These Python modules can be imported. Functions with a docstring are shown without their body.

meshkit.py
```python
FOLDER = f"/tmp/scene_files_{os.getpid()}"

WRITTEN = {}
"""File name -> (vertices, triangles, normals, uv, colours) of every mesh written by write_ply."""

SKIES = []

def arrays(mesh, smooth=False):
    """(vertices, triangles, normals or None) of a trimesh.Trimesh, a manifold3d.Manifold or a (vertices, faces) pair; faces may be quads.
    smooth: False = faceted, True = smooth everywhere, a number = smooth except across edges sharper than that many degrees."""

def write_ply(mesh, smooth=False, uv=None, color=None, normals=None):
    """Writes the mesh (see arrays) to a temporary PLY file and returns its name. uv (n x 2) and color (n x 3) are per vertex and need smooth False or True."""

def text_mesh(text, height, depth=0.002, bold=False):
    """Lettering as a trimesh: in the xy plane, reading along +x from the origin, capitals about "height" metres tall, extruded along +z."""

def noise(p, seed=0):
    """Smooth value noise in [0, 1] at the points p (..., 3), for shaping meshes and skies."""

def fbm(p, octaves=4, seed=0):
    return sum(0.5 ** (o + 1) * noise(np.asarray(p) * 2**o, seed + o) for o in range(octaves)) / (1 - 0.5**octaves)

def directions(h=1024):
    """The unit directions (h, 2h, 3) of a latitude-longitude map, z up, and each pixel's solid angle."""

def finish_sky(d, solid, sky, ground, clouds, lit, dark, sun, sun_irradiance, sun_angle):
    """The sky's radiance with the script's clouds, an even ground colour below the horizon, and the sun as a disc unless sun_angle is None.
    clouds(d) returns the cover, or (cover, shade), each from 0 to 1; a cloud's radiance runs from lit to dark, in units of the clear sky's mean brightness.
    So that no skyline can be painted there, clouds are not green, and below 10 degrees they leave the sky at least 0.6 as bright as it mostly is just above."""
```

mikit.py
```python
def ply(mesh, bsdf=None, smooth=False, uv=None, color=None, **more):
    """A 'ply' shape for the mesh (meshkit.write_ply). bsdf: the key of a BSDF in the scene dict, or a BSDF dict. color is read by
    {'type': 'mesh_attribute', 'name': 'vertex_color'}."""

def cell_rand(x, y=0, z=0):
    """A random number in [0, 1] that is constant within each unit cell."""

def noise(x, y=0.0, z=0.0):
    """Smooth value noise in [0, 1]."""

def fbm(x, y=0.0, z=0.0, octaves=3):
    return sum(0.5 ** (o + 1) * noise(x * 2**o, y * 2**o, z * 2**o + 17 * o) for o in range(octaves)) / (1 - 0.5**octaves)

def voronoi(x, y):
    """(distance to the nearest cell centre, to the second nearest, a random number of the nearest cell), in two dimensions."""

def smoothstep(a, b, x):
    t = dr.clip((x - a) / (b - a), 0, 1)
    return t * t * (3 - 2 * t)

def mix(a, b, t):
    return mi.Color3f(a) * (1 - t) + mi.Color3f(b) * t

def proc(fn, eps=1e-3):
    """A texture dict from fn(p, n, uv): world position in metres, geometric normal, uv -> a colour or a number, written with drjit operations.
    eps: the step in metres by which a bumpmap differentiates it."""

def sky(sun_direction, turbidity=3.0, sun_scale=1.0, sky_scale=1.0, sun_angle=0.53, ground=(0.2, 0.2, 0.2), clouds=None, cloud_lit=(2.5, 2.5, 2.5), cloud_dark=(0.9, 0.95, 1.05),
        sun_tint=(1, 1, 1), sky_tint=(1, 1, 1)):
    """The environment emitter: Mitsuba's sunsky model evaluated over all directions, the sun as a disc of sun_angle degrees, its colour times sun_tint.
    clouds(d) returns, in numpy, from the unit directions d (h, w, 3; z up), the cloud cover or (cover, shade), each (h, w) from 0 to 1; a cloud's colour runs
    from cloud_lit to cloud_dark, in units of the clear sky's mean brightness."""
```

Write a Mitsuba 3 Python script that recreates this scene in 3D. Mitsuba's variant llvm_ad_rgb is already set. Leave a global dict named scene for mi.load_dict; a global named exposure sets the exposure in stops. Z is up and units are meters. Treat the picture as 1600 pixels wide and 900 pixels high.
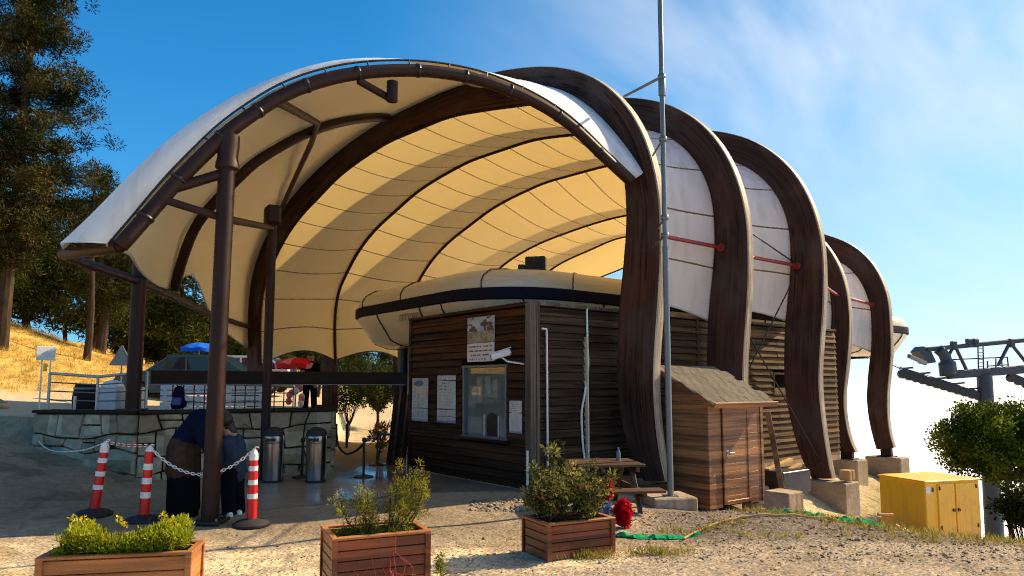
import math, random
import numpy as np, trimesh, shapely
import mitsuba as mi
import drjit as dr
import manifold3d as m3
from scipy.interpolate import RBFInterpolator, PchipInterpolator
from scipy.spatial import Voronoi
from shapely.geometry import Polygon, LineString, box as sbox
import mikit, meshkit
from mikit import proc, noise, fbm, cell_rand, voronoi, smoothstep, mix

scene, labels = {}, {}
T = mi.ScalarTransform4f
A = np.array

# ------------------------------------------------------------------ camera, sky, exposure
PITCH, FPX, EYE = math.radians(5.5), 1100.0, 1.6
SHIFT = 150 - FPX * math.tan(PITCH)
scene['camera'] = {'type': 'perspective', 'fov': 2 * math.degrees(math.atan(800 / FPX)), 'near_clip': 0.05, 'far_clip': 20000.0,
                   'principal_point_offset_y': -SHIFT / 900,
                   'to_world': T().look_at(origin=[0, 0, EYE], target=[0, math.cos(PITCH), EYE + math.sin(PITCH)], up=[0, 0, 1])}
exposure = 2.2


def sky_clouds(d):
    x, y, z = d[..., 0], d[..., 1], np.maximum(d[..., 2], 0.0)
    q2 = np.stack([x / (z + 0.30), y / (z + 0.30), 0 * x], -1) @ A([[0.55, 0.83, 0], [-0.83, 0.55, 0], [0, 0, 1.0]])
    w = meshkit.fbm(q2 * 1.3 + 4.0, 3, 12)[..., None] - .5
    f = meshkit.fbm((q2 + .45 * w) * A([3.6, 0.9, 1]) + 7.3, 6, 3)
    fine = meshkit.fbm((q2 + .3 * w) * A([15.0, 5.0, 1]) + 1.3, 4, 5)
    east = np.clip((x * 0.92 + y * 0.20 + 0.02) / 0.78, 0, 1)
    east = east * east * (3 - 2 * east)
    band = 1 / (1 + np.exp(-(z - 0.34) / 0.045))
    c = np.clip((f * 0.8 + fine * 0.30 - 0.34) / 0.30, 0, 1) * (0.20 + 0.75 * band) * east
    low = np.exp(-z / 0.13) * (0.25 + 0.75 * np.sqrt(east))
    veil = 0.22 * east
    return 1 - (1 - c) * (1 - 0.97 * low) * (1 - veil)


scene['sky'] = mikit.sky((0.89, 0.455, 0.71), turbidity=2.6, clouds=sky_clouds, cloud_lit=(3.3, 3.4, 3.5), cloud_dark=(1.2, 1.3, 1.4),
                         sun_scale=1.32, sky_scale=1.1, sky_tint=(0.11, 0.76, 1.11), sun_tint=(1.05, 1.0, 0.89), ground=(0.16, 0.14, 0.11))


# ------------------------------------------------------------------ naming helpers
def free(key):
    used = lambda k: k in scene or k in labels or k in HOLD
    if not used(key):
        return key
    n = 1
    while used(f'{key}_{n:03d}'):
        n += 1
    return f'{key}_{n:03d}'


HOLD = set()


def thing(name, label, cat, group=None):
    k = free(name)
    HOLD.add(k)
    labels[k] = {'label': label, 'category': cat}
    if group:
        labels[k]['group'] = group
    return k


def part(parent, name, mesh, mat, smooth=False, label=None, kind=None, **kw):
    k = free(f'{parent}__{name}')
    scene[k] = mikit.ply(mesh, mat, smooth, **kw)
    if label or kind:
        labels[k] = {a: b for a, b in (('label', label), ('kind', kind)) if b}
    return k


def single(name, mesh, mat, label, cat, group=None, smooth=False, kind=None, **kw):
    k = free(name)
    scene[k] = mikit.ply(mesh, mat, smooth, **kw)
    labels[k] = {'label': label, 'category': cat}
    if group:
        labels[k]['group'] = group
    if kind:
        labels[k]['kind'] = kind
    return k


def struct(name, mesh, mat, label, smooth=False, **kw):
    scene[name] = mikit.ply(mesh, mat, smooth, **kw)
    labels[name] = {'label': label, 'category': name.replace('_', ' '), 'kind': 'structure'}


# ------------------------------------------------------------------ mesh helpers
def unit(v):
    v = np.asarray(v, float)
    return v / np.linalg.norm(v)


def _chamfer_topology():
    s = []
    for i in (-1, 1):
        for j in (-1, 1):
            for k in (-1, 1):
                for a in range(3):
                    s.append((i, j, k, a))
    p = A([[c * (1.0 if a == n else 0.7) for n, c in enumerate((i, j, k))] for i, j, k, a in s], float)
    h = trimesh.convex.convex_hull(p)
    order = [int(np.argmin(((p - v) ** 2).sum(1))) for v in h.vertices]
    return A(s), A([[order[x] for x in f] for f in h.faces])


CH_S, CH_F = _chamfer_topology()


def rz(deg):
    c, s = math.cos(math.radians(deg)), math.sin(math.radians(deg))
    return A([[c, s, 0], [-s, c, 0], [0, 0, 1.0]])


def cbox(center, size, axes=None, b=0.006):
    """chamfered box; axes rows = local x,y,z directions"""
    h = A(size, float) / 2
    b = min(b, h.min() * 0.6)
    v = CH_S[:, :3] * (h - b)
    for n in range(3):
        m = CH_S[:, 3] == n
        v[m, n] = CH_S[m, n] * h[n]
    v = v.astype(float)
    if axes is not None:
        v = v @ A(axes, float)
    return trimesh.Trimesh(v + A(center, float), CH_F, process=False)


def bar(p, q, w, h, up=(0, 0, 1), b=0.005):
    """rectangular bar from p to q: w across, h along 'up'"""
    p, q = A(p, float), A(q, float)
    x = unit(q - p)
    z = A(up, float) - x * (x @ A(up, float))
    if np.linalg.norm(z) < 1e-3:
        z = A([1.0, 0, 0]) - x * x[0]
    z = unit(z)
    y = np.cross(z, x)
    return cbox((p + q) / 2, (np.linalg.norm(q - p), w, h), [x, y, z], b)


def tube(pts, r, sides=12, caps=True):
    p = A(pts, float)
    n = len(p)
    r = np.broadcast_to(A(r, float), (n,))
    t = np.gradient(p, axis=0)
    t /= np.linalg.norm(t, axis=1, keepdims=True) + 1e-12
    a = np.cross(t[0], [0, 0, 1.0] if abs(t[0][2]) < 0.9 else [1.0, 0, 0])
    a = unit(a)
    ang = np.arange(sides) * 2 * np.pi / sides
    V = []
    for i in range(n):
        a = a - t[i] * (a @ t[i])
        a = unit(a)
        bb = np.cross(t[i], a)
        V.append(p[i] + r[i] * (np.cos(ang)[:, None] * a + np.sin(ang)[:, None] * bb))
    V = np.vstack(V)
    F = []
    for i in range(n - 1):
        for j in range(sides):
            a0, a1 = i * sides + j, i * sides + (j + 1) % sides
            F += [[a0, a1, a1 + sides], [a0, a1 + sides, a0 + sides]]
    if caps:
        c0, c1 = len(V), len(V) + 1
        V = np.vstack([V, p[0], p[-1]])
        for j in range(sides):
            F.append([c0, (j + 1) % sides, j])
            F.append([c1, (n - 1) * sides + j, (n - 1) * sides + (j + 1) % sides])
    return trimesh.Trimesh(V, F, process=False)


def lathe(profile, center, sides=28):
    """profile: list of (r, z) from bottom to top"""
    p = A(profile, float)
    ang = np.arange(sides) * 2 * np.pi / sides
    V = np.vstack([np.stack([r * np.cos(ang), r * np.sin(ang), np.full(sides, z)], 1) for r, z in p])
    F = []
    for i in range(len(p) - 1):
        for j in range(sides):
            a, b = i * sides + j, i * sides + (j + 1) % sides
            F += [[a, b, b + sides], [a, b + sides, a + sides]]
    n = len(p)
    V = np.vstack([V, [0, 0, p[0, 1]], [0, 0, p[-1, 1]]])
    for j in range(sides):
        F.append([n * sides, (j + 1) % sides, j])
        F.append([n * sides + 1, (n - 1) * sides + j, (n - 1) * sides + (j + 1) % sides])
    return trimesh.Trimesh(V + A(center, float), F, process=False)


def cat(ms):
    ms = [m for m in ms if m is not None]
    off, V, F = 0, [], []
    for m in ms:
        V.append(np.asarray(m.vertices))
        F.append(np.asarray(m.faces) + off)
        off += len(m.vertices)
    return trimesh.Trimesh(np.vstack(V), np.vstack(F), process=False)


def grid_mesh(P):
    """P (n, m, 3) -> trimesh"""
    n, m = P.shape[:2]
    i, j = np.meshgrid(np.arange(n - 1), np.arange(m - 1), indexing='ij')
    a = (i * m + j).ravel()
    F = np.vstack([np.stack([a, a + m, a + m + 1], 1), np.stack([a, a + m + 1, a + 1], 1)])
    return trimesh.Trimesh(P.reshape(-1, 3), F, process=False)


def extrude(poly, base, ex, ey, ez, depth):
    """extrude shapely polygon (in ex,ey plane at base) along ez"""
    m = trimesh.creation.extrude_polygon(poly, depth, engine='earcut')
    return trimesh.Trimesh(m.vertices @ A([ex, ey, ez], float) + A(base, float), m.faces, process=False)


def outward(m, inside):
    """turn the faces so that they look away from the point 'inside'"""
    c = m.triangles_center - A(inside)
    if (c * m.face_normals).sum(1).mean() < 0:
        m.faces = m.faces[:, ::-1]
    return m


def resample(pts, n):
    p = A(pts, float)
    d = np.r_[0, np.cumsum(np.linalg.norm(np.diff(p, axis=0), axis=1))]
    f = PchipInterpolator(d, p)
    # dense -> uniform arclength
    dd = f(np.linspace(0, d[-1], 2000))
    e = np.r_[0, np.cumsum(np.linalg.norm(np.diff(dd, axis=0), axis=1))]
    return np.stack([np.interp(np.linspace(0, e[-1], n), e, dd[:, k]) for k in range(p.shape[1])], 1)


def smooth_curve(p, it=6):
    p = p.copy()
    for _ in range(it):
        p[1:-1] = 0.25 * p[:-2] + 0.5 * p[1:-1] + 0.25 * p[2:]
    return p


def roundbox(center, size, r, axes=None, seg=12):
    s = m3.Manifold.sphere(r, seg)
    h = A(size) / 2 - r
    m = m3.Manifold.batch_hull([s.translate([i * h[0], j * h[1], k * h[2]]) for i in (-1, 1) for j in (-1, 1) for k in (-1, 1)])
    mm = m.to_mesh()
    v = A(mm.vert_properties[:, :3], float)
    if axes is not None:
        v = v @ A(axes, float)
    return trimesh.Trimesh(v + A(center, float), mm.tri_verts, process=False)


def organic(bones, edge=0.03, it=8):
    """bones: list of (p, rp, q, rq); one continuous smoothed body"""
    out = m3.Manifold()
    for p, rp, q, rq in bones:
        a = m3.Manifold.sphere(rp, 12).translate(list(map(float, p)))
        b = m3.Manifold.sphere(rq, 12).translate(list(map(float, q)))
        out = out + m3.Manifold.batch_hull([a, b])
    out = out.refine_to_length(edge)
    mm = out.to_mesh()
    t = trimesh.Trimesh(A(mm.vert_properties[:, :3], float), mm.tri_verts, process=True)
    trimesh.smoothing.filter_taubin(t, iterations=it)
    return t


def pix(x, y, Y):
    """survey helper: the point at ground distance Y seen at photo position (x, y)"""
    d = A([(x - 800) / FPX, math.cos(PITCH) - (450 + SHIFT - y) / FPX * math.sin(PITCH), math.sin(PITCH) + (450 + SHIFT - y) / FPX * math.cos(PITCH)])
    return A([0, 0, EYE]) + d * (Y / d[1])


# ------------------------------------------------------------------ materials
def C(r, g, b):
    return {'type': 'rgb', 'value': [r, g, b]}


def plastic(col, rough=0.4):
    return {'type': 'principled', 'base_color': C(*col) if isinstance(col, tuple) else col, 'roughness': rough, 'specular': 0.5}


def two(b):
    return {'type': 'twosided', 'bsdf': b}


def matte(col):
    return two({'type': 'diffuse', 'reflectance': C(*col) if isinstance(col, tuple) else col})


def bump(b, fn, scale, eps=2e-3):
    return {'type': 'bumpmap', 'arbitrary': proc(fn, eps), 'scale': scale, 'bsdf': b}


U = unit([0.79, 0.614, 0])      # long axis of the station building
V = A([-U[1], U[0], 0])          # across it
D = unit([-0.705, 0.709, 0])     # plane of the ribs
ZZ = A([0, 0, 1.0])


def ground_col(p, n, uv):
    big = fbm(p.x * 0.35, p.y * 0.35, 0.0, 4)
    mid = fbm(p.x * 2.3 + 5, p.y * 2.3, 0.0, 4)
    fine = fbm(p.x * 16, p.y * 16, 1.0, 3)
    peb = voronoi(p.x * 26, p.y * 26)
    sand = mix((0.50, 0.385, 0.225), (0.68, 0.55, 0.35), big)
    sand = sand * (0.72 + 0.5 * fine)
    spk = noise(p.x * 55, p.y * 55, 2.0) * 0.6 + noise(p.x * 110, p.y * 110, 5.0) * 0.4
    sand = sand * (0.62 + 0.72 * smoothstep(0.22, 0.55, spk))
    t1 = dr.abs(p.y - 6.0 - 0.10 * p.x - 0.25 * dr.sin(p.x * 0.6))
    t2 = dr.abs(p.y - 7.25 - 0.10 * p.x - 0.25 * dr.sin(p.x * 0.6))
    tread = 0.6 + 0.4 * smoothstep(0.3, 0.6, noise(p.x * 9, p.y * 22, 1.0))
    track = (smoothstep(0.14, 0.06, t1) + smoothstep(0.14, 0.06, t2)) * smoothstep(0.35, 0.6, big + 0.15) * tread
    sand = sand * (1 - 0.22 * track)
    tone_down = smoothstep(0.55, 0.68, fbm(p.x * 0.8 + 20, p.y * 1.4, 6.0, 4))
    sand = mix(sand, sand * mi.Color3f(0.66, 0.62, 0.56), tone_down)
    gravel = mix((0.15, 0.115, 0.085), (0.40, 0.34, 0.26), peb[2]) * (0.55 + 0.9 * mid)
    wg = smoothstep(0.44, 0.60, mid * 0.45 + big * 0.2 + fine * 0.25 + 0.28 * smoothstep(0.4, 2.6, p.x) * smoothstep(8.5, 6.0, p.y) + 0.22 * smoothstep(6.6, 7.8, p.y) * smoothstep(11, 9, p.y))
    c = mix(sand, gravel, wg * 0.75)
    c = mix(c, mix((0.10, 0.075, 0.06), (0.26, 0.215, 0.175), peb[2]), smoothstep(7.0, 7.5, p.y) * smoothstep(1.3, 2.0, p.x) * smoothstep(5.2, 4.2, p.x) * 0.75)
    grey = mix((0.20, 0.155, 0.10), (0.31, 0.25, 0.17), mid) * (0.7 + 0.6 * fine)
    wgrey = smoothstep(7.0, 7.9, p.y) * smoothstep(1.2, 0.3, p.x) * smoothstep(16, 13, p.y)
    c = mix(c, grey, wgrey * 0.8)
    moss = smoothstep(0.5, 0.62, fbm(p.x * 1.6 + 9, p.y * 1.6, 4.0, 4)) * smoothstep(-4.3, -5.2, p.x) * smoothstep(12, 11, p.y)
    c = mix(c, mix((0.10, 0.095, 0.055), (0.20, 0.18, 0.11), fine), moss * 0.7)
    grass = mix((0.42, 0.25, 0.055), (0.66, 0.46, 0.14), fbm(p.x * 0.9, p.y * 0.9, 3.0, 4)) * (0.6 + 0.75 * fbm(p.x * 7, p.y * 2.5, 2.0, 3))
    dirt = mix((0.46, 0.36, 0.22), (0.58, 0.48, 0.33), big)
    hill = smoothstep(1.15, 1.7, p.z + 0.5 * (mid - 0.5))
    c = mix(c, dirt, smoothstep(12.5, 14, p.y) * smoothstep(3, 1, p.x))
    c = mix(c, grass, hill)
    drop = smoothstep(-0.5, -1.2, p.z + 0.4 * (mid - 0.5))
    c = mix(c, mix((0.09, 0.085, 0.03), (0.22, 0.18, 0.08), mid), drop * 0.8)
    return c


def ground_h(p, n, uv):
    peb = voronoi(p.x * 26, p.y * 26)
    return fbm(p.x * 9, p.y * 9, 0.0, 4) * 1.0 + 0.35 * smoothstep(0.5, 0.1, peb[0]) * smoothstep(0.3, 0.7, peb[2])


def floor_col(p, n, uv):
    f = fbm(p.x * 1.1, p.y * 1.1, 0.0, 4)
    g = fbm(p.x * 9, p.y * 9, 3.0, 3)
    return mix((0.11, 0.085, 0.062), (0.20, 0.16, 0.12), f) * (0.8 + 0.4 * g)


def floor_rough(p, n, uv):
    return 0.10 + 0.30 * smoothstep(0.35, 0.7, fbm(p.x * 0.8 + 3, p.y * 0.8, 0.0, 3))


def wood_grain(along, across, a, b):
    g = fbm(along * 1.3, across * 34, 2.0, 4)
    k = fbm(along * 0.45 + 3, across * 7, 5.0, 3)
    return mix(a, b, smoothstep(0.25, 0.75, g * 0.6 + k * 0.4))


def rib_col(p, n, uv):
    c = wood_grain(uv.x, uv.y, (0.034, 0.0175, 0.0125), (0.082, 0.042, 0.030))
    lam = smoothstep(0.44, 0.5, dr.abs(uv.y * 9 - dr.floor(uv.y * 9) - 0.5))
    w = smoothstep(0.46, 0.70, fbm(p.x * 1.2, p.y * 1.2, p.z * 1.2, 4) * 0.7 + 0.3 * fbm(uv.x * 3.0, uv.y * 9, 4.0, 3))
    red = smoothstep(0.45, 0.65, fbm(uv.x * 0.9 + 5, uv.y * 2.5, 7.0, 3))
    c = mix(c, c * mi.Color3f(1.40, 1.18, 1.08), red)
    chk = smoothstep(0.70, 0.76, fbm(uv.x * 0.8, uv.y * 26 + 3, 9.0, 3))
    c = c * (1 - 0.6 * chk)
    c = mix(c, (0.105, 0.080, 0.066), w * 0.55)
    return c * (1 - 0.35 * lam)


def rib_edge_sun_col(p, n, uv):  # sunlight on the ribs' narrow outer face, put into a paler wood colour
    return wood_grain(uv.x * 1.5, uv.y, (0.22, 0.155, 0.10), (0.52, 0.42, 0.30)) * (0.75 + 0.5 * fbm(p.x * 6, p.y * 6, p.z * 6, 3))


def board_front(p, n, uv):
    h = p.x * float(V[0]) + p.y * float(V[1])
    row = dr.floor(p.z / 0.128)
    c = wood_grain(h + row * 3.7, p.z, (0.018, 0.0065, 0.0022), (0.085, 0.030, 0.009))
    tone_down = smoothstep(1.0, 0.1, p.z) * 0.45  # boards get darker towards the foot of the wall
    return c * (0.75 + 0.6 * cell_rand(row, 3, 1)) * (1 - tone_down)


def board_side(p, n, uv):
    h = p.x * float(U[0]) + p.y * float(U[1])
    row = dr.floor(p.z / 0.128)
    c = wood_grain(h + row * 5.1, p.z, (0.020, 0.0125, 0.0075), (0.085, 0.055, 0.034))
    sun_warmth = smoothstep(2.5, 5.0, h - float(A([0.28, 10.6]) @ U[:2]))
    c = mix(c, wood_grain(h + row * 2.1, p.z, (0.045, 0.026, 0.013), (0.22, 0.13, 0.062)), sun_warmth * 0.85)  # sunlit stretch beyond the second rib, put into warmer, lighter boards
    return c * (0.7 + 0.6 * cell_rand(row, 7, 2))


def shed_col(p, n, uv):
    h = p.x * float(U[0]) + p.y * float(U[1])
    k = p.x * float(V[0]) + p.y * float(V[1])
    row = dr.floor(p.z / 0.12 + 40)
    c = wood_grain((h + k) + row * 1.9, p.z, (0.085, 0.032, 0.010), (0.36, 0.150, 0.048))
    return c * (0.75 + 0.5 * cell_rand(row, 1, 2))


def planter_col(p, n, uv):
    row = dr.floor(p.z / 0.1)
    c = wood_grain(p.x * 1.4 + p.y * 0.5 + row * 4.3, p.z, (0.085, 0.019, 0.007), (0.25, 0.060, 0.021))
    dirt = smoothstep(0.16, 0.0, p.z + 0.08 * fbm(p.x * 9, p.y * 9, 0.0, 3)) * 0.6 + 0.35 * smoothstep(0.58, 0.75, fbm(p.x * 7 + p.y * 7, p.z * 2, 1.0, 3))
    return mix(c * (0.6 + 0.8 * cell_rand(row, dr.floor(p.x * 1.1), 2)) * (0.8 + 0.4 * fbm(p.x * 5, p.y * 5, p.z * 5, 3)), (0.16, 0.12, 0.085), dirt * 0.6)


def planter_light_col(p, n, uv):
    row = dr.floor(p.z / 0.1)
    return wood_grain(p.x * 1.4 + p.y * 0.5 + row * 4.3, p.z, (0.20, 0.070, 0.020), (0.44, 0.18, 0.055)) * (0.8 + 0.4 * fbm(p.x * 5, p.y * 5, p.z * 5, 3))


def concrete_col(p, n, uv):
    f = fbm(p.x * 3, p.y * 3, p.z * 3, 4)
    g = fbm(p.x * 22, p.y * 22, p.z * 22, 3)
    c = mix((0.30, 0.22, 0.145), (0.53, 0.43, 0.32), f) * (0.75 + 0.5 * g)
    streak = smoothstep(0.5, 0.75, fbm(p.x * 9 + p.y * 9, p.z * 0.8, 1.0, 3))
    return mix(c, (0.17, 0.12, 0.075), streak * 0.55)


def stone_col(p, n, uv):
    r = cell_rand(dr.floor(p.x * 2.3) * 1.0, dr.floor(p.y * 2.3), dr.floor(p.z * 2.6))
    f = fbm(p.x * 9, p.y * 9, p.z * 9, 4)
    c = mix((0.27, 0.195, 0.115), (0.56, 0.45, 0.30), r)
    return c * (0.55 + 0.9 * f)


def bark_col(p, n, uv):
    f = fbm(p.x * 14, p.y * 14, p.z * 3, 4)
    return mix((0.022, 0.015, 0.010), (0.095, 0.068, 0.048), f)


def shingle_col(p, n, uv):
    f = fbm(p.x * 30, p.y * 30, p.z * 30, 3)
    return mix((0.10, 0.088, 0.070), (0.22, 0.195, 0.155), f) * (0.8 + 0.4 * fbm(p.x * 4, p.y * 4, 0.0, 3))


def yellow_col(p, n, uv):
    f = fbm(p.x * 3, p.y * 3, p.z * 3, 4)
    g = fbm(p.x * 25, p.y * 25, p.z * 9, 3)
    c = mix((0.84, 0.40, 0.008), (0.90, 0.49, 0.014), f)
    c = mix(c, (0.45, 0.30, 0.10), smoothstep(0.62, 0.8, g) * 0.35)
    run = smoothstep(0.55, 0.75, fbm(p.x * 30 + p.y * 30, p.z * 1.6, 3.0, 3)) * smoothstep(0.35, -0.2, p.z)
    c = mix(c, (0.34, 0.20, 0.06), run * 0.25)
    return mix(c, (0.42, 0.34, 0.22), smoothstep(-0.18, -0.5, p.z + 0.15 * (f - 0.5)) * 0.4)


def steel_brown(p, n, uv):
    f = fbm(p.x * 6, p.y * 6, p.z * 2, 4)
    return mix((0.016, 0.0075, 0.006), (0.044, 0.020, 0.015), f)


def poster_photo(p, n, uv):
    # printed picture (mountain lift scene) above four lines of print
    x, y = uv.x, uv.y
    sky_ = mix((0.20, 0.24, 0.34), (0.50, 0.52, 0.58), fbm(x * 3, y * 5, 1.0, 3))
    dark = smoothstep(0.50, 0.58, fbm(x * 9, y * 12, 4.0, 4) + 0.25 * smoothstep(0.9, 0.68, y) - 0.1)
    pic = mix(sky_, (0.035, 0.03, 0.035), dark)
    tan = mix((0.08, 0.065, 0.05), (0.42, 0.35, 0.26), fbm(x * 11, y * 14, 8.0, 4))
    pic = mix(pic, tan, smoothstep(0.70, 0.66, y))
    paper = mi.Color3f(0.58, 0.55, 0.57)
    ly = y / 0.095
    row = dr.floor(ly)
    inl = smoothstep(0.30, 0.36, ly - row) * smoothstep(0.72, 0.66, ly - row)
    lets = smoothstep(0.33, 0.45, noise(x * 46, row * 7.3, 0.0))
    wide = dr.select(row < 1, 0.72, 0.93)
    ink = inl * lets * smoothstep(0.07, 0.08, x) * smoothstep(wide, wide - 0.01, x) * dr.select(y < 0.38, 1.0, 0.0) * dr.select(row >= 0, 1.0, 0.0)
    low = mix(paper, (0.05, 0.05, 0.07), ink)
    return mix(low, pic, smoothstep(0.405, 0.41, y))


def notice_print(p, n, uv):
    x, y = uv.x, uv.y
    paper = mix((0.50, 0.46, 0.40), (0.62, 0.58, 0.52), fbm(x * 3, y * 4, 2.0, 3))
    row = dr.floor(y * 15)
    t = y * 15 - row
    inl = smoothstep(0.25, 0.32, t) * smoothstep(0.75, 0.68, t)
    on = smoothstep(0.35, 0.5, noise(x * 26, row * 5.7, 1.0)) * smoothstep(0.10, 0.12, x) * smoothstep(0.55 + 0.35 * cell_rand(row, 4, 1), 0.53 + 0.35 * cell_rand(row, 4, 1), x)
    strong = dr.select(y > 0.66, 0.8, 0.28)
    c = mix(paper, (0.09, 0.09, 0.11), inl * on * strong * dr.select(y < 0.95, 1.0, 0.0) * dr.select(y > 0.14, 1.0, 0.0))
    blue = smoothstep(0.09, 0.04, y + 0.03 * noise(x * 8, 0.0, 0.0))
    return mix(c, (0.12, 0.17, 0.30), blue * 0.8)


def timetable_print(p, n, uv):
    x, y = uv.x, uv.y
    paper = mix((0.48, 0.45, 0.41), (0.60, 0.57, 0.53), fbm(x * 4, y * 3, 6.0, 3))
    e = dr.sqrt(dr.square((x - 0.42) / 0.33) + dr.square((y - 0.87) / 0.075))
    c = mix(paper, (0.10, 0.14, 0.27), smoothstep(1.0, 0.8, e) * 0.85)
    col = smoothstep(0.3, 0.55, noise(dr.floor(x * 4), dr.floor(y * 26), 2.0)) * smoothstep(0.3, 0.4, x * 4 - dr.floor(x * 4))
    c = mix(c, (0.22, 0.18, 0.16), col * 0.35 * dr.select((y < 0.76) & (y > 0.1), 1.0, 0.0))
    return mix(c, (0.20, 0.24, 0.36), smoothstep(0.06, 0.03, y) * 0.7)


# coated fabric: white outside (front face), cream inside
def fabric_out(p, n, uv):
    st = smoothstep(0.45, 0.75, fbm((p.x + p.y) * 5.0, p.z * 0.7, (p.x - p.y) * 5.0, 4))
    bl = fbm(p.x * 1.1, p.y * 1.1, p.z * 1.1, 3)
    return mix((0.73, 0.77, 0.81), (0.52, 0.53, 0.52), st * 0.55 + 0.25 * smoothstep(0.5, 0.8, bl))


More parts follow.
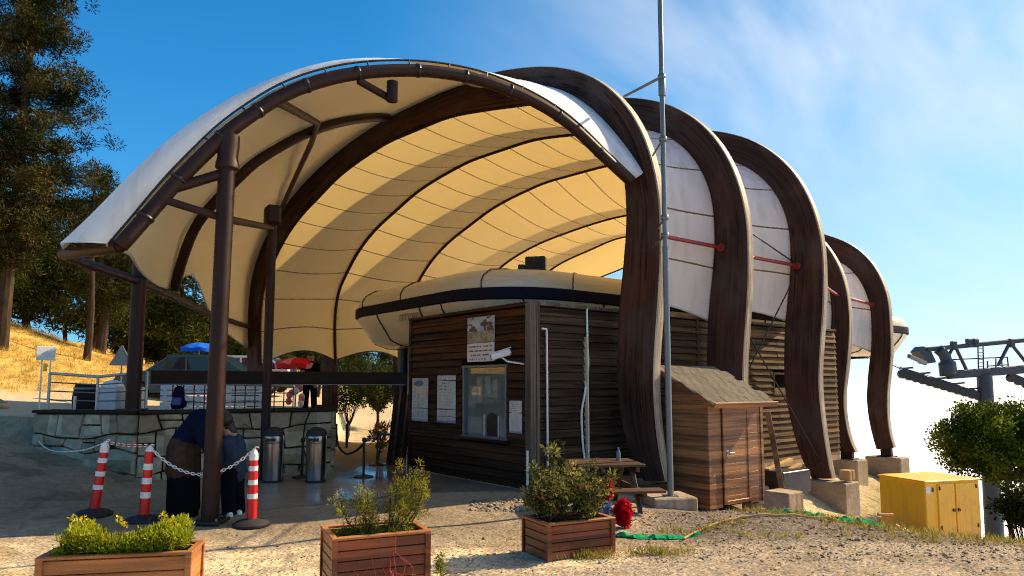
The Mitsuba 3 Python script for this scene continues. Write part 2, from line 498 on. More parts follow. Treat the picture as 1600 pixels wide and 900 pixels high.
FABRIC = {'type': 'twosided', 'front': {'type': 'diffuse', 'reflectance': proc(fabric_out)}, 'back': {'type': 'diffuse', 'reflectance': C(0.80, 0.65, 0.37)}}
MATS = {
    'ground_mat': bump(two({'type': 'diffuse', 'reflectance': proc(ground_col)}), ground_h, 0.03, 4e-3),
    'floor_mat': {'type': 'principled', 'base_color': proc(floor_col), 'roughness': proc(floor_rough), 'specular': 0.65},
    'rib_wood': {'type': 'principled', 'base_color': proc(rib_col), 'roughness': 0.8, 'specular': 0.1},
    'rib_edge_sunlit': {'type': 'principled', 'base_color': proc(rib_edge_sun_col), 'roughness': 0.6},
    'board_front': {'type': 'principled', 'base_color': proc(board_front), 'roughness': 0.6, 'specular': 0.15},
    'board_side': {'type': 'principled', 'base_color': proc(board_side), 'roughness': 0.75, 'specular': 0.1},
    'shed_wood': {'type': 'principled', 'base_color': proc(shed_col), 'roughness': 0.55},
    'planter_wood': {'type': 'principled', 'base_color': proc(planter_col), 'roughness': 0.42},
    'planter_light': {'type': 'principled', 'base_color': proc(planter_light_col), 'roughness': 0.45},
    'concrete': bump(two({'type': 'diffuse', 'reflectance': proc(concrete_col)}), lambda p, n, uv: fbm(p.x * 25, p.y * 25, p.z * 25, 3), 0.008),
    'stone': bump(two({'type': 'diffuse', 'reflectance': proc(stone_col)}), lambda p, n, uv: fbm(p.x * 14, p.y * 14, p.z * 14, 4), 0.02),
    'pebble': matte(proc(lambda p, n, uv: mix((0.10, 0.075, 0.055), (0.46, 0.38, 0.28), cell_rand(dr.floor(p.x * 21), dr.floor(p.y * 21), 3)))),
    'mortar': matte((0.045, 0.036, 0.027)),
    'bark': matte(proc(bark_col)),
    'shingle': matte(proc(shingle_col)),
    'yellow_paint': {'type': 'principled', 'base_color': proc(yellow_col), 'roughness': 0.38, 'specular': 0.5},
    'steel': {'type': 'principled', 'base_color': proc(steel_brown), 'roughness': 0.5, 'specular': 0.2},
    'membrane': {'type': 'blendbsdf', 'weight': 0.23,
                 'bsdf_0': FABRIC,
                 'bsdf_1': {'type': 'principledthin', 'base_color': C(0.94, 0.70, 0.27), 'diff_trans': 2.0, 'roughness': 0.9, 'eta': 1.02}},
    'membrane_thick': {'type': 'blendbsdf', 'weight': 0.14,
                       'bsdf_0': two({'type': 'diffuse', 'reflectance': C(0.36, 0.33, 0.27)}),
                       'bsdf_1': {'type': 'principledthin', 'base_color': C(0.8, 0.52, 0.2), 'diff_trans': 2.0, 'roughness': 0.9, 'eta': 1.02}},
    'membrane_front': {'type': 'blendbsdf', 'weight': 0.11,  # same fabric as membrane, copied darker to put the fan's shade into it
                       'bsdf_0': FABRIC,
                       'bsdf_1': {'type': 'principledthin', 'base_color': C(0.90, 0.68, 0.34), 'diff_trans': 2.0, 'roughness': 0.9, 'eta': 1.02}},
    'seam': matte((0.20, 0.14, 0.07)),
    'cream_panel': plastic((0.62, 0.54, 0.38), 0.35),
    'white_panel': plastic((0.72, 0.70, 0.62), 0.35),
    'navy_panel': {'type': 'principled', 'base_color': C(0.006, 0.008, 0.020), 'roughness': 0.65, 'specular': 0.1},
    'black_metal': plastic((0.012, 0.012, 0.014), 0.4),
    'rubber': plastic((0.016, 0.016, 0.017), 0.7),
    'red_plastic': plastic((0.62, 0.012, 0.014), 0.35),
    'red_paint': plastic((0.24, 0.018, 0.02), 0.45),
    'white_plastic': plastic((0.74, 0.74, 0.72), 0.4),
    'blue_plastic': plastic((0.03, 0.06, 0.24), 0.4),
    'galvanised': {'type': 'principled', 'base_color': C(0.17, 0.19, 0.19), 'metallic': 0.55, 'roughness': 0.42},
    'pale_metal': {'type': 'principled', 'base_color': C(0.46, 0.47, 0.48), 'metallic': 0.4, 'roughness': 0.42},
    'stainless': {'type': 'principled', 'base_color': C(0.30, 0.30, 0.31), 'metallic': 1.0, 'roughness': 0.2},
    'tower_steel': plastic((0.042, 0.056, 0.080), 0.5),
    'faded_print': matte((0.27, 0.225, 0.15)),
    'dark': matte((0.012, 0.010, 0.009)),
    'beam_wood': {'type': 'principled', 'base_color': C(0.024, 0.0155, 0.010), 'roughness': 0.7, 'specular': 0.15},
    'grey_post': matte(proc(lambda p, n, uv: wood_grain(p.z, p.x + p.y, (0.065, 0.050, 0.038), (0.20, 0.16, 0.125)))),
    'raw_wood': matte(proc(lambda p, n, uv: mix((0.42, 0.25, 0.10), (0.62, 0.42, 0.20), fbm(p.x * 9, p.y * 9, p.z * 9, 3)))),
    'table_wood': plastic(proc(lambda p, n, uv: wood_grain(p.x, p.y + p.z, (0.040, 0.017, 0.007), (0.115, 0.053, 0.022))), 0.5),
    'poster_photo': plastic(proc(poster_photo), 0.35),
    'notice_print': plastic(proc(notice_print), 0.35),
    'timetable_print': plastic(proc(timetable_print), 0.35),
    'glass': {'type': 'blendbsdf', 'weight': 0.26, 'bsdf_0': {'type': 'thindielectric'}, 'bsdf_1': two({'type': 'diffuse', 'reflectance': C(0.34, 0.37, 0.30)})},
    'car_glass': plastic((0.010, 0.014, 0.018), 0.08),
    'car_paint': {'type': 'principled', 'base_color': C(0.012, 0.030, 0.038), 'roughness': 0.25, 'clearcoat': 0.8},
    'silver_paint': {'type': 'principled', 'base_color': C(0.52, 0.50, 0.46), 'roughness': 0.3, 'metallic': 0.3},
    'leaf': {'type': 'principledthin', 'base_color': {'type': 'mesh_attribute', 'name': 'vertex_color'}, 'roughness': 0.5, 'diff_trans': 0.75, 'eta': 1.35},
    'needle': matte({'type': 'mesh_attribute', 'name': 'vertex_color'}),
    'navy_cloth': matte((0.009, 0.012, 0.034)),
    'black_cloth': matte((0.008, 0.008, 0.011)),
    'brown_cloth': matte(proc(lambda p, n, uv: mix((0.040, 0.024, 0.017), (0.085, 0.055, 0.040), fbm(p.x * 20, p.y * 20, p.z * 20, 3)))),
    'denim': matte(proc(lambda p, n, uv: mix((0.016, 0.028, 0.050), (0.042, 0.066, 0.100), fbm(p.x * 30, p.y * 30, p.z * 12, 3)))),
    'skin': plastic((0.36, 0.19, 0.12), 0.5),
    'hair': plastic((0.010, 0.008, 0.007), 0.5),
    'flower_red': {'type': 'principledthin', 'base_color': C(0.52, 0.008, 0.022), 'roughness': 0.5, 'diff_trans': 0.8, 'eta': 1.3},
    'pink_cloth': matte((0.75, 0.24, 0.30)),
    'red_cloth': two({'type': 'diffuse', 'reflectance': C(0.72, 0.035, 0.035)}),
    'blue_cloth': two({'type': 'diffuse', 'reflectance': C(0.02, 0.13, 0.62)}),
    'green_net': matte((0.015, 0.30, 0.11)),
    'soil': matte((0.05, 0.035, 0.022)),
    'white_fog': matte((0.93, 0.94, 0.96)),
}
for _k, _m in MATS.items():
    if _m['type'] in ('principled', 'roughconductor'):
        MATS[_k] = two(_m)
scene.update(MATS)

# ------------------------------------------------------------------ ground
LOW = A([(0, 2, 0), (-6, 3, 0), (6, 3, 0), (0, 6, 0), (-4, 7, 0), (2, 7.6, 0), (4.5, 6.9, 0), (9, 6.0, -.1), (3.2, 8.6, .0), (-2, 10, 0), (0, 12, 0), (-3, 12.5, 0), (0, 16, 0), (-2, 18, 0), (1.6, 9.9, 0), (1.8, 12, 0),
         (5.7, 15.3, 0), (6, 18, 0), (9, 21, -.2), (3.0, 10.6, -.33), (4.2, 11.6, -.5), (5.5, 9.6, -.55), (6.3, 13.6, -.85), (8, 12, -1.8), (8.6, 16.6, -1.0), (10.3, 18.3, -1.3), (9, 9, -1.3), (4.3, 8.7, -.12), (6.5, 8.2, -.25), (8.5, 7.6, -.5), (12, 6.5, -1.3), (13, 12, -4),
         (16, 20, -6), (20, 30, -11), (30, 15, -12), (25, 6, -8), (16, 2, -3), (-5.2, 9.6, .12), (-7.2, 9.8, .42), (-7.9, 11.5, .57), (-6.0, 8.2, .14), (-9, 8, .62), (-9.4, 11.6, .98), (-12, 8, 1.0), (-14, 12, 1.15), (-9, 5, .35), (-14, 4, .9), (-6, 11.3, .06),
         (-3.6, 20, -.12), (-4.8, 24, -.45), (-2, 26, -.5), (-6.2, 29, -.78), (-3.5, 30, -.85), (-7.6, 34, -.75), (-9.5, 42, -.15), (-6, 44, -.2), (1, 28, -.5), (8, 30, -2.5), (0, 60, -2), (14, 45, -10), (-20, 60, 1), (45, 30, -22), (30, 60, -24), (10, 80, -14), (60, 8, -26), (-20, 100, 1), (0, 140, -20), (60, 60, -40), (100, 30, -45), (40, 120, -45), (110, 110, -60), (-6, -3, 0), (6, -3, 0)], float)
UP_ = A([(-8, 12.5, 1.0), (-5.5, 12, 1.0), (-3.5, 13.3, 1.0), (-12, 18, .95), (-10.5, 24, .98), (-6, 22, .9), (-8, 30, .9), (-16.7, 24, 2.6), (-16.3, 27, 2.45), (-22, 30, 4.3), (-26, 55, 1.6), (-10, 60, 1.1), (-40, 55, 5), (-30, 25, 6.4), (-20, 16, 3.2), (-14, 14, 1.25), (-11.8, 18, 1.0), (-14.5, 31, 1.75),
         (-60, 60, 9), (-60, 20, 13), (-10, 100, 1.5), (-50, 100, 6), (-19, 40, 2.0), (-100, 60, 14), (-120, 20, 22), (-13, 40, 1.1)], float)
_low = RBFInterpolator(LOW[:, :2], LOW[:, 2], smoothing=0.002, kernel='linear')
_up = RBFInterpolator(UP_[:, :2], UP_[:, 2], smoothing=0.01, kernel='linear')
W0, W1, W2 = A([-7.95, 11.85]), A([-6.02, 11.45]), A([-3.25, 12.85])
TERR = Polygon([W0, W1, W2, (-5.0, 20), (-7.2, 29), (-13, 60), (-25, 140), (-160, 140), (-160, 18), (-14, 13.2), (-9.5, 12.3)])
shapely.prepare(TERR)


def gz(x, y, rough=True):
    x, y = np.atleast_1d(np.asarray(x, float)), np.atleast_1d(np.asarray(y, float))
    q = np.stack([x.ravel(), y.ravel()], 1)
    lo, up = _low(q), _up(q)
    ins = shapely.contains_xy(TERR, q[:, 0], q[:, 1])
    d = shapely.distance(TERR.boundary, shapely.points(q))
    m = np.where(ins, np.clip((d - 0.03) / 0.22, 0, 1), 0)
    z = lo * (1 - m) + up * m
    if rough:
        r = np.hypot(q[:, 0], q[:, 1])
        paved = np.exp(-((q[:, 0] + 1.5) ** 2 + (q[:, 1] - 13) ** 2) / 18)
        amp = (0.05 + 0.5 * np.clip((z - 1.2) / 3, 0, 1) + 0.6 * np.clip((-z - 0.8) / 4, 0, 1)) * (1 - 0.9 * paved)
        n3 = np.stack([q[:, 0], q[:, 1], 0 * r], 1)
        z = z + amp * (meshkit.fbm(n3 * 0.8 + 11, 4, 1) - 0.5) + 0.035 * (1 - paved) * (meshkit.fbm(n3 * 3.5 + 5, 3, 4) - 0.5)
        heap = np.clip((-4.6 - q[:, 0]) / 1.2, 0, 1) * np.clip((12.0 - q[:, 1]) / 1.0, 0, 1) * np.clip((q[:, 1] - 7.2) / 1.0, 0, 1)
        z = z + heap * (0.20 * (meshkit.fbm(n3 * 1.7 + 3, 4, 21) - 0.5) + 0.10 * (meshkit.fbm(n3 * 6, 3, 22) - 0.5))
        mound = np.exp(-(((q[:, 0] - 3.0) / 1.3) ** 2 + ((q[:, 1] - 8.3) / 0.8) ** 2))
        z = z + 0.10 * mound + 0.05 * mound * (meshkit.fbm(n3 * 7, 3, 8) - 0.5)
    return z.reshape(x.shape)


def gz1(x, y):
    return float(gz(x, y)[0])


def axis(parts):
    return np.unique(np.round(np.concatenate([np.arange(a, b, s) for a, b, s in parts]), 4))


gx = axis([(-160, -40, 6), (-40, -14, 0.9), (-14, 15, 0.13), (15, 40, 0.8), (40, 170, 6)])
gy = axis([(-8, 1.5, 0.7), (1.5, 19, 0.13), (19, 34, 0.4), (34, 70, 1.2), (70, 170, 6)])
GX, GY = np.meshgrid(gx, gy, indexing='ij')
GZ = gz(GX, GY)
struct('ground', grid_mesh(np.stack([GX, GY, GZ], -1)), 'ground_mat', 'sandy gravel forecourt rising to a dry grass hillside on the left', True)

# polished floor under the canopy
fl = Polygon([(-3.75, 8.55), (-1.2, 10.55), (0.25, 10.72), (-1.9, 13.5), (2.0, 17.5), (-1.0, 19.5), (-3.1, 17.2), (-2.9, 13.2), (-3.2, 12.55), (-5.8, 11.25), (-4.6, 9.3)])
fl = fl.buffer(0.15).buffer(-0.15)
tri = trimesh.creation.triangulate_polygon(fl, engine='earcut')
fm = trimesh.Trimesh(np.c_[tri[0], np.zeros(len(tri[0]))], tri[1], process=False).subdivide_to_size(0.4)
fv = fm.vertices.copy()
slab = 0.028
fm2 = trimesh.Trimesh(np.c_[fv[:, :2], np.full(len(fv), slab)], fm.faces, process=False)
if fm2.face_normals[:, 2].mean() < 0:
    fm2.invert()
rim = A(fl.exterior.coords)
rimP = np.stack([np.c_[rim, np.full(len(rim), slab)], np.c_[rim, np.full(len(rim), -0.15)]], 1)
struct('plaza_floor', cat([fm2, grid_mesh(rimP)]), 'floor_mat', 'worn smooth concrete floor under the canopy, damp and reflecting')

# bank of cloud in the valley below the hilltop
rr = np.r_[np.linspace(60, 600, 60), np.geomspace(620, 9000, 50)]
th = np.linspace(-math.pi * 0.75, math.pi * 0.75, 180)
R_, TH_ = np.meshgrid(rr, th, indexing='ij')
cx, cy = R_ * np.sin(TH_), R_ * np.cos(TH_)
cz = -48 + np.clip((R_ - 2500) / 6500, 0, 1) ** 1.5 * (52 + 75 * meshkit.fbm(np.stack([cx / 900, cy / 900, 0 * cx], -1), 4, 15)) + 10 * (meshkit.fbm(np.stack([cx / 70, cy / 70, 0 * cx], -1), 4, 5) - 0.5) * np.clip(R_ / 200, 0.4, 1)
struct('cloud_sea', grid_mesh(np.stack([cx, cy, cz], -1)), 'white_fog', 'bright white sea of cloud filling the valley on the right', True)


# ------------------------------------------------------------------ foliage helpers
def leaf_cards(pos, dirs, L, W, rng, col, var=0.35, fold=0.0):
    """one diamond leaf per position; returns mesh and vertex colours"""
    n = len(pos)
    dirs = dirs / (np.linalg.norm(dirs, axis=1, keepdims=True) + 1e-9)
    side = np.cross(dirs, rng.normal(size=(n, 3)))
    side /= np.linalg.norm(side, axis=1, keepdims=True) + 1e-9
    L = np.broadcast_to(L, (n,)) * rng.uniform(0.7, 1.3, n)
    W = np.broadcast_to(W, (n,)) * rng.uniform(0.7, 1.3, n)
    mid = pos + dirs * (L * 0.45)[:, None]
    Vv = np.stack([pos, mid + side * (W / 2)[:, None], pos + dirs * L[:, None], mid - side * (W / 2)[:, None]], 1).reshape(-1, 3)
    b = np.arange(n)[:, None] * 4
    F = np.vstack([b + A([[0, 1, 2]]), b + A([[0, 2, 3]])])
    c = A(col)[None] if np.ndim(col) == 1 else col
    c = c * rng.uniform(1 - var, 1 + var, (n, 1)) * rng.uniform(0.9, 1.1, (n, 3))
    return Vv, F, np.repeat(np.clip(c, 0, 1), 4, axis=0)


def join_cards(lst):
    off, V_, F_, C_ = 0, [], [], []
    for v, f, c in lst:
        V_.append(v)
        F_.append(f + off)
        C_.append(c)
        off += len(v)
    return trimesh.Trimesh(np.vstack(V_), np.vstack(F_), process=False), np.vstack(C_)


def spray(centers, per, spread, L, W, rng, col, var=0.35, outward=0.7, up=0.2):
    n = len(centers)
    c = np.repeat(centers, per, axis=0)
    o = rng.normal(size=(n * per, 3))
    o /= np.linalg.norm(o, axis=1, keepdims=True)
    rad = rng.uniform(0.1, 1, (n * per, 1)) ** 0.6
    pos = c + o * rad * spread
    dirs = o * outward + rng.normal(size=o.shape) * 0.5 + A([0, 0, up])
    tint = A(col)[None] if np.ndim(col) == 1 else np.repeat(col, per, axis=0)
    return leaf_cards(pos, dirs, L, W, rng, tint, var)


def pine(name, x, y, height, radius, seed, label, n_tier=26, lean=0.0, per=34, bare=0.28, clump=0.30, col=(0.030, 0.040, 0.014), col2=(0.095, 0.080, 0.022), r0=0.2, group=None, dens=1.0, irregular=0.35, Ln=0.16, Wn=0.035):
    rng = np.random.default_rng(seed)
    z0 = gz1(x, y) - 0.1
    t = thing(name, label, 'tree', group)
    hs = np.linspace(0, 1, 9)
    axis_ = np.stack([x + lean * hs * height + 0.12 * np.sin(hs * 5 + seed), y + 0.1 * np.cos(hs * 4 + seed), z0 + hs * height], 1)
    wood = [tube(axis_, r0 * (1 - 0.9 * hs) + 0.015, 9)]
    centers, tints = [], []
    for k in range(n_tier):
        f = bare + (1 - bare) * (k + rng.uniform(0, 0.8)) / n_tier
        f = min(f, 0.985)
        base = A([np.interp(f, hs, axis_[:, i]) for i in range(3)])
        prof = max(0.12, (1 - ((f - bare) / (1 - bare)) ** 1.5)) * min(1, 0.55 + 2.2 * (f - bare))
        nb = max(3, int(round(rng.integers(4, 8) * dens)))
        for b in range(nb):
            a = rng.uniform(0, 2 * math.pi)
            ln = radius * prof * rng.uniform(1 - irregular - 0.15, 1 + irregular * 0.5)
            dr_ = A([math.cos(a), math.sin(a), rng.uniform(-0.22, 0.22)])
            tip = base + dr_ * ln
            tip[2] += ln * 0.12
            midp = (base + tip) / 2 - A([0, 0, 0.06 * ln])
            wood.append(tube([base, midp, tip], [0.045 * (1.1 - f) + 0.012, 0.02, 0.006], 5, caps=False))
            nc = max(2, int(ln / clump * 1.6 * dens))
            tone = rng.uniform(0, 1) ** 1.6
            for j in range(nc):
                s = 0.28 + 0.75 * (j + rng.uniform(0, 1)) / nc
                c = base + (tip - base) * min(s, 1.03) + rng.normal(size=3) * A([0.75, 0.75, 0.4]) * clump * (0.35 + 0.65 * (1 - s * 0.5))
                centers.append(c)
                tints.append(A(col) * (1 - tone) + A(col2) * tone)
    part(t, 'trunk', cat(wood), 'bark', 30)
    m, c = join_cards([spray(A(centers), per, clump * 0.55, Ln, Wn, rng, A(tints), 0.4, 1.0, 0.15)])
    part(t, 'crown', m, 'needle', False, color=c)
    return t


def broadleaf(name, base, height, radius, seed, label, n_cl=150, per=40, leaf=(0.09, 0.055), col=(0.035, 0.06, 0.012), col2=(0.12, 0.16, 0.02), trunk=0.08, trunk_h=0.4, squash=0.8, group=None, catg='tree', spread=0.22, curve=0.1):
    rng = np.random.default_rng(seed)
    t = thing(name, label, catg, group)
    base = A(base, float)
    top = base + A([curve, 0, height * trunk_h])
    wood = [tube([base - A([0, 0, 0.1]), base * 0.5 + top * 0.5 + A([curve * 0.6, 0, 0]), top], [trunk, trunk * 0.8, trunk * 0.65], 8)]
    cc = base + A([curve, 0, height - radius * squash])
    cen = []
    for k in range(n_cl):
        o = unit(rng.normal(size=3))
        rad = radius * (0.35 + 0.65 * rng.uniform() ** 0.5) * (0.8 + 0.45 * meshkit.noise(o * 2.2 + seed))
        p = cc + o * A([1, 1, squash]) * rad
        if p[2] < base[2] + height * trunk_h * 0.75:
            p[2] = base[2] + height * trunk_h * rng.uniform(0.75, 1.1)
        cen.append(p)
    cen = A(cen)
    for p in cen[:: max(1, n_cl // 34)]:
        m = top * 0.45 + p * 0.55 - A([0, 0, 0.05 * radius])
        wood.append(tube([top - A([0, 0, 0.05]), m, p], [trunk * 0.42, trunk * 0.2, 0.006], 5, caps=False))
    part(t, 'trunk', cat(wood), 'bark', 30)
    tone = rng.uniform(0, 1, (n_cl, 1)) ** 1.5
    m, c = join_cards([spray(cen, per, spread, leaf[0], leaf[1], rng, A(col) * (1 - tone) + A(col2) * tone, 0.35, 0.6, 0.1)])
    part(t, 'crown', m, 'leaf', False, color=c)
    return t


# ------------------------------------------------------------------ the canopy
OUT = [(-.31, .14), (-.19, .7), (-.13, 1.6), (-.22, 2.6), (-.31, 3.6), (-.32, 4.3), (-.2, 5.09), (.09, 5.86), (.53, 6.48), (1.08, 6.97), (1.67, 7.30), (2.46, 7.58), (3.71, 7.84), (5.2, 7.98), (6.8, 7.97), (8.2, 7.86), (9.4, 7.66), (10.72, 7.34), (12.0, 6.86), (13.1, 6.25), (13.85, 5.55), (14.3, 4.7), (14.42, 3.9), (14.36, 3.0), (14.25, 2.2), (14.2, 0.7)]
INN = [(.09, .1), (.42, .7), (.58, 1.6), (.54, 2.64), (.43, 3.47), (.34, 4.3), (.36, 4.9), (.55, 5.55), (1.0, 6.2), (1.57, 6.62), (2.2, 6.84), (2.87, 6.97), (3.75, 7.14), (5.3, 7.34), (7.0, 7.34), (8.1, 7.22), (9.36, 6.98), (10.4, 6.62), (11.5, 6.2), (12.4, 5.66), (13.0, 5.1), (13.5, 4.5), (13.68, 3.7), (13.66, 3.0), (13.56, 2.2), (13.5, 0.7)]
O4 = [(.06, -.02), (.22, .38), (.29, 1.14), (.14, 2.21), (.05, 3.29), (.13, 4.08), (.4, 4.83), (.9, 5.5), (1.7, 6.15), (3.0, 6.75), (5.0, 7.3), (7.0, 7.5), (9.8, 7.22), (11.8, 6.8), (13.2, 6.3), (14.1, 5.5), (14.5, 4.4), (14.4, 3.0), (14.3, 1.0)]
I4 = [(.52, -.02), (.66, .51), (.71, 1.29), (.62, 2.23), (.48, 3.4), (.52, 4.1), (.85, 4.6), (1.35, 5.1), (2.1, 5.6), (3.2, 6.1), (5.0, 6.65), (6.8, 6.88), (9.7, 6.62), (11.4, 6.25), (12.6, 5.75), (13.4, 5.1), (13.8, 4.2), (13.7, 3.0), (13.6, 1.0)]
O5 = [(-.06, -.07), (.03, .25), (.06, .92), (0, 1.6), (-.13, 2.62), (-.13, 3.64), (.07, 4.53), (.61, 5.34), (1.4, 5.84), (2.6, 6.25), (4.5, 6.9), (6.5, 7.35), (8.6, 7.45), (10.3, 7.2), (12.0, 6.8), (13.3, 6.2), (14.1, 5.3), (14.3, 4.3), (14.2, 2.8), (14.1, 1.0)]
I5 = [(.38, -.14), (.5, .4), (.57, 1.08), (.49, 1.95), (.36, 2.81), (.35, 3.6), (.52, 4.3), (.98, 4.95), (1.7, 5.3), (2.8, 5.7), (4.6, 6.3), (6.6, 6.75), (8.6, 6.88), (10.2, 6.6), (11.8, 6.22), (12.9, 5.6), (13.5, 4.9), (13.65, 4.1), (13.55, 2.8), (13.45, 1.0)]
R1 = A([2.1, 11.05, 0])
ribs = [(R1, OUT, INN), (R1 + 2.35 * U, OUT, INN), (R1 + 4.9 * U - A([0, 0, .0]), OUT, INN), (A([8.2, 16.9, 0]), O4, I4), (A([10.0, 18.8, 0]), O5, I5)]
canopy = thing('canopy', 'arched membrane canopy on five curved timber ribs with brown steel front arch', 'canopy')
TH_RIB, NR = 0.17, 130


def on_plane(R, sz, du=0.0):
    sz = A(sz)
    return R[None] + sz[:, :1] * D[None] + sz[:, 1:2] * ZZ[None] + du * U[None]


def strip(a, b, v0, v1, us):
    """quad strip between two curves with own vertices; uv = (length, v)"""
    P = np.stack([a, b], 1)
    uv = np.stack([np.c_[us, np.full(len(us), v0)], np.c_[us, np.full(len(us), v1)]], 1).reshape(-1, 2)
    return grid_mesh(P), uv


rib_curves = []
for i, (R, o, n_) in enumerate(ribs):
    oo, ii = smooth_curve(resample(o, NR), 3), smooth_curve(resample(n_, NR), 3)
    if i == 2:
        oo = oo * A([1, 0.985])
        ii = ii * A([1, 0.985])
    if i in (0, 1, 2):
        oo[:, 1] += {0: 0.0, 1: 0.0, 2: -0.36}[i] * np.exp(-((oo[:, 1] - 0.1) / 0.6) ** 2) * (np.arange(NR) < NR / 2)
        ii[:, 1] += {0: 0.0, 1: 0.0, 2: -0.36}[i] * np.exp(-((ii[:, 1] - 0.1) / 0.6) ** 2) * (np.arange(NR) < NR / 2)
    rib_curves.append((R, oo, ii))
    us = np.r_[0, np.cumsum(np.linalg.norm(np.diff(oo, axis=0), axis=1))]
    w = 0.02
    lerp = lambda f: oo + (ii - oo) * f
    e = 0.025
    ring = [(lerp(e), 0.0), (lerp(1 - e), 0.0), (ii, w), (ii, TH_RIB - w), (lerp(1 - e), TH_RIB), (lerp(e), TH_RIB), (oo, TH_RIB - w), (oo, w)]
    ms, uvs = [], []
    me, ue = [], []
    for k in range(8):
        (a, da), (b, db) = ring[k], ring[(k + 1) % 8]
        m, uv = strip(on_plane(R, a, da), on_plane(R, b, db), [0, .98, .99, 1.01, 1, .02, .01, .0][k] * 0.7, [.98, .99, 1.01, 1, .02, .01, .25, .02][k] * 0.7, us + i * 31.7)
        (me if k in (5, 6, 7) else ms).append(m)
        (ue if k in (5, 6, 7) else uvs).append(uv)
    for end in (0, -1):
        P = A([on_plane(R, a[end:][:1] if end else a[:1], da)[0] for a, da in ring])
        ms.append(trimesh.Trimesh(P, [[0, j, j + 1] for j in range(1, 7)], process=False))
        uvs.append(np.zeros((8, 2)))
    lab = ['frontmost rib, darkest and standing over the booth corner', 'second rib, rising behind the small shed', 'third rib with bracing cables', 'fourth rib, on a tall pedestal', 'last rib, at the valley end'][i]
    k = part(canopy, 'rib', cat(ms), 'rib_wood', True, lab, uv=np.vstack(uvs))
    part(k, 'sunlit_edge', cat(me), 'rib_edge_sunlit', True, uv=np.vstack(ue))  # outer face of the same rib, coloured pale as if sunlit
    # clamp bar along the inner edge, where the membrane is fixed
    sel = slice(20, NR - 8)
    cl = ii[sel] + (ii[sel] - oo[sel]) * 0.03
    part(k, 'clamp_bar', tube(on_plane(R, cl, TH_RIB / 2), 0.035, 6), 'steel', True)


def bay_curve(k, du, lo_r, lo_l, n):
    """inner edge of rib k between given heights on the right and on the left"""
    R, oo, ii = rib_curves[k]
    half = np.argmax(ii[:, 1])
    a = int(np.argmax(ii[:, 1] >= lo_r))
    b = half + int(np.argmax(ii[half:, 1] <= lo_l))
    return on_plane(R, resample(ii[a:b + 1], n), du)


def membrane_bay(k, lo, npan, sag, scal_r, scal_l):
    n, w = npan * 4 + 1, 11
    a = bay_curve(k, TH_RIB * 0.75, lo[0], lo[1], n)
    b = bay_curve(k + 1, TH_RIB * 0.25, lo[2], lo[3], n)
    f = np.linspace(0, 1, w)
    P = a[:, None] * (1 - f)[None, :, None] + b[:, None] * f[None, :, None]
    mid = (a + b) / 2
    tang = np.gradient(mid, axis=0)
    nrm = np.cross(tang, U[None])
    nrm /= np.linalg.norm(nrm, axis=1, keepdims=True)
    cen = mid.mean(0) - A([0, 0, 2.5])
    nrm *= np.sign(((cen - mid) * nrm).sum(1))[:, None]
    bulge = np.sin(np.pi * f)
    P += sag * bulge[None, :, None] * nrm[:, None]
    # scalloped free edges: pull the first and last rows upward in the middle
    tt = np.linspace(0, 1, n)
    pull_r = np.exp(-tt / 0.04) * scal_r
    pull_l = np.exp(-(1 - tt) / 0.04) * scal_l
    P[..., 2] += (pull_r + pull_l)[:, None] * bulge[None]
    P0 = P.copy()
    seams = []
    for j in range(npan):
        q = P0[j * 4: j * 4 + 5].copy()
        g = 0.016
        d0 = unit(q[1, 5] - q[0, 5])
        if j:
            q[0] += d0 * g
        if j < npan - 1:
            d1 = unit(q[-1, 5] - q[-2, 5])
            q[-1] -= d1 * g
            s = np.stack([P0[j * 4 + 4] - d1 * g, P0[j * 4 + 4] + d1 * g], 0)
            seams.append(grid_mesh(s))
        part(canopy, 'membrane_panel', outward(grid_mesh(q), cen), 'membrane', True)
    part(canopy, 'membrane_seam', cat(seams), 'seam', False)
    for row in (0, -1):
        part(canopy, 'edge_cable', tube(P0[row], 0.018, 6), 'black_metal' if row else 'pale_metal', True)
    return P0


bays = [membrane_bay(0, (2.72, 2.25, 2.7, 2.45), 20, 0.16, 0.22, 0.32),
        membrane_bay(1, (2.72, 2.45, 2.72, 2.5), 20, 0.16, 0.2, 0.3),
        membrane_bay(2, (2.75, 2.5, 2.4, 2.6), 18, 0.16, 0.2, 0.3),
        membrane_bay(3, (2.35, 2.6, 2.35, 2.7), 16, 0.14, 0.2, 0.3)]

# short rear bay that dips behind the last rib
_R5, _o5, _i5 = rib_curves[4]
_sel = _i5[(_i5[:, 0] > 3.0) | ((_i5[:, 1] > 5.75) & (_i5[:, 0] > 1.5))]
_sel = _sel[(_sel[:, 0] < 12.5) | (_sel[:, 1] > 2.7)]
_a = on_plane(_R5, resample(_sel, 49), TH_RIB * .6)
_sh = np.clip(np.sin(np.pi * np.linspace(0.02, 1, 49)) * 1.6, 0, 1) ** .7
_b = _a + U[None] * (1.25 * _sh)[:, None] - ZZ[None] * (.72 * _sh)[:, None]
_f = np.linspace(0, 1, 9)
_P = _a[:, None] * (1 - _f)[None, :, None] + _b[:, None] * _f[None, :, None]
_P[..., 2] += (.10 * np.sin(np.pi * _f))[None]
for j in range(0, 48, 4):
    part(canopy, 'membrane_panel', outward(grid_mesh(_P[j:j + 5]), A([3.0, 25.0, 2.0])), 'membrane', True)
part(canopy, 'edge_cable', tube(_P[:, -1], 0.03, 6), 'steel', True)

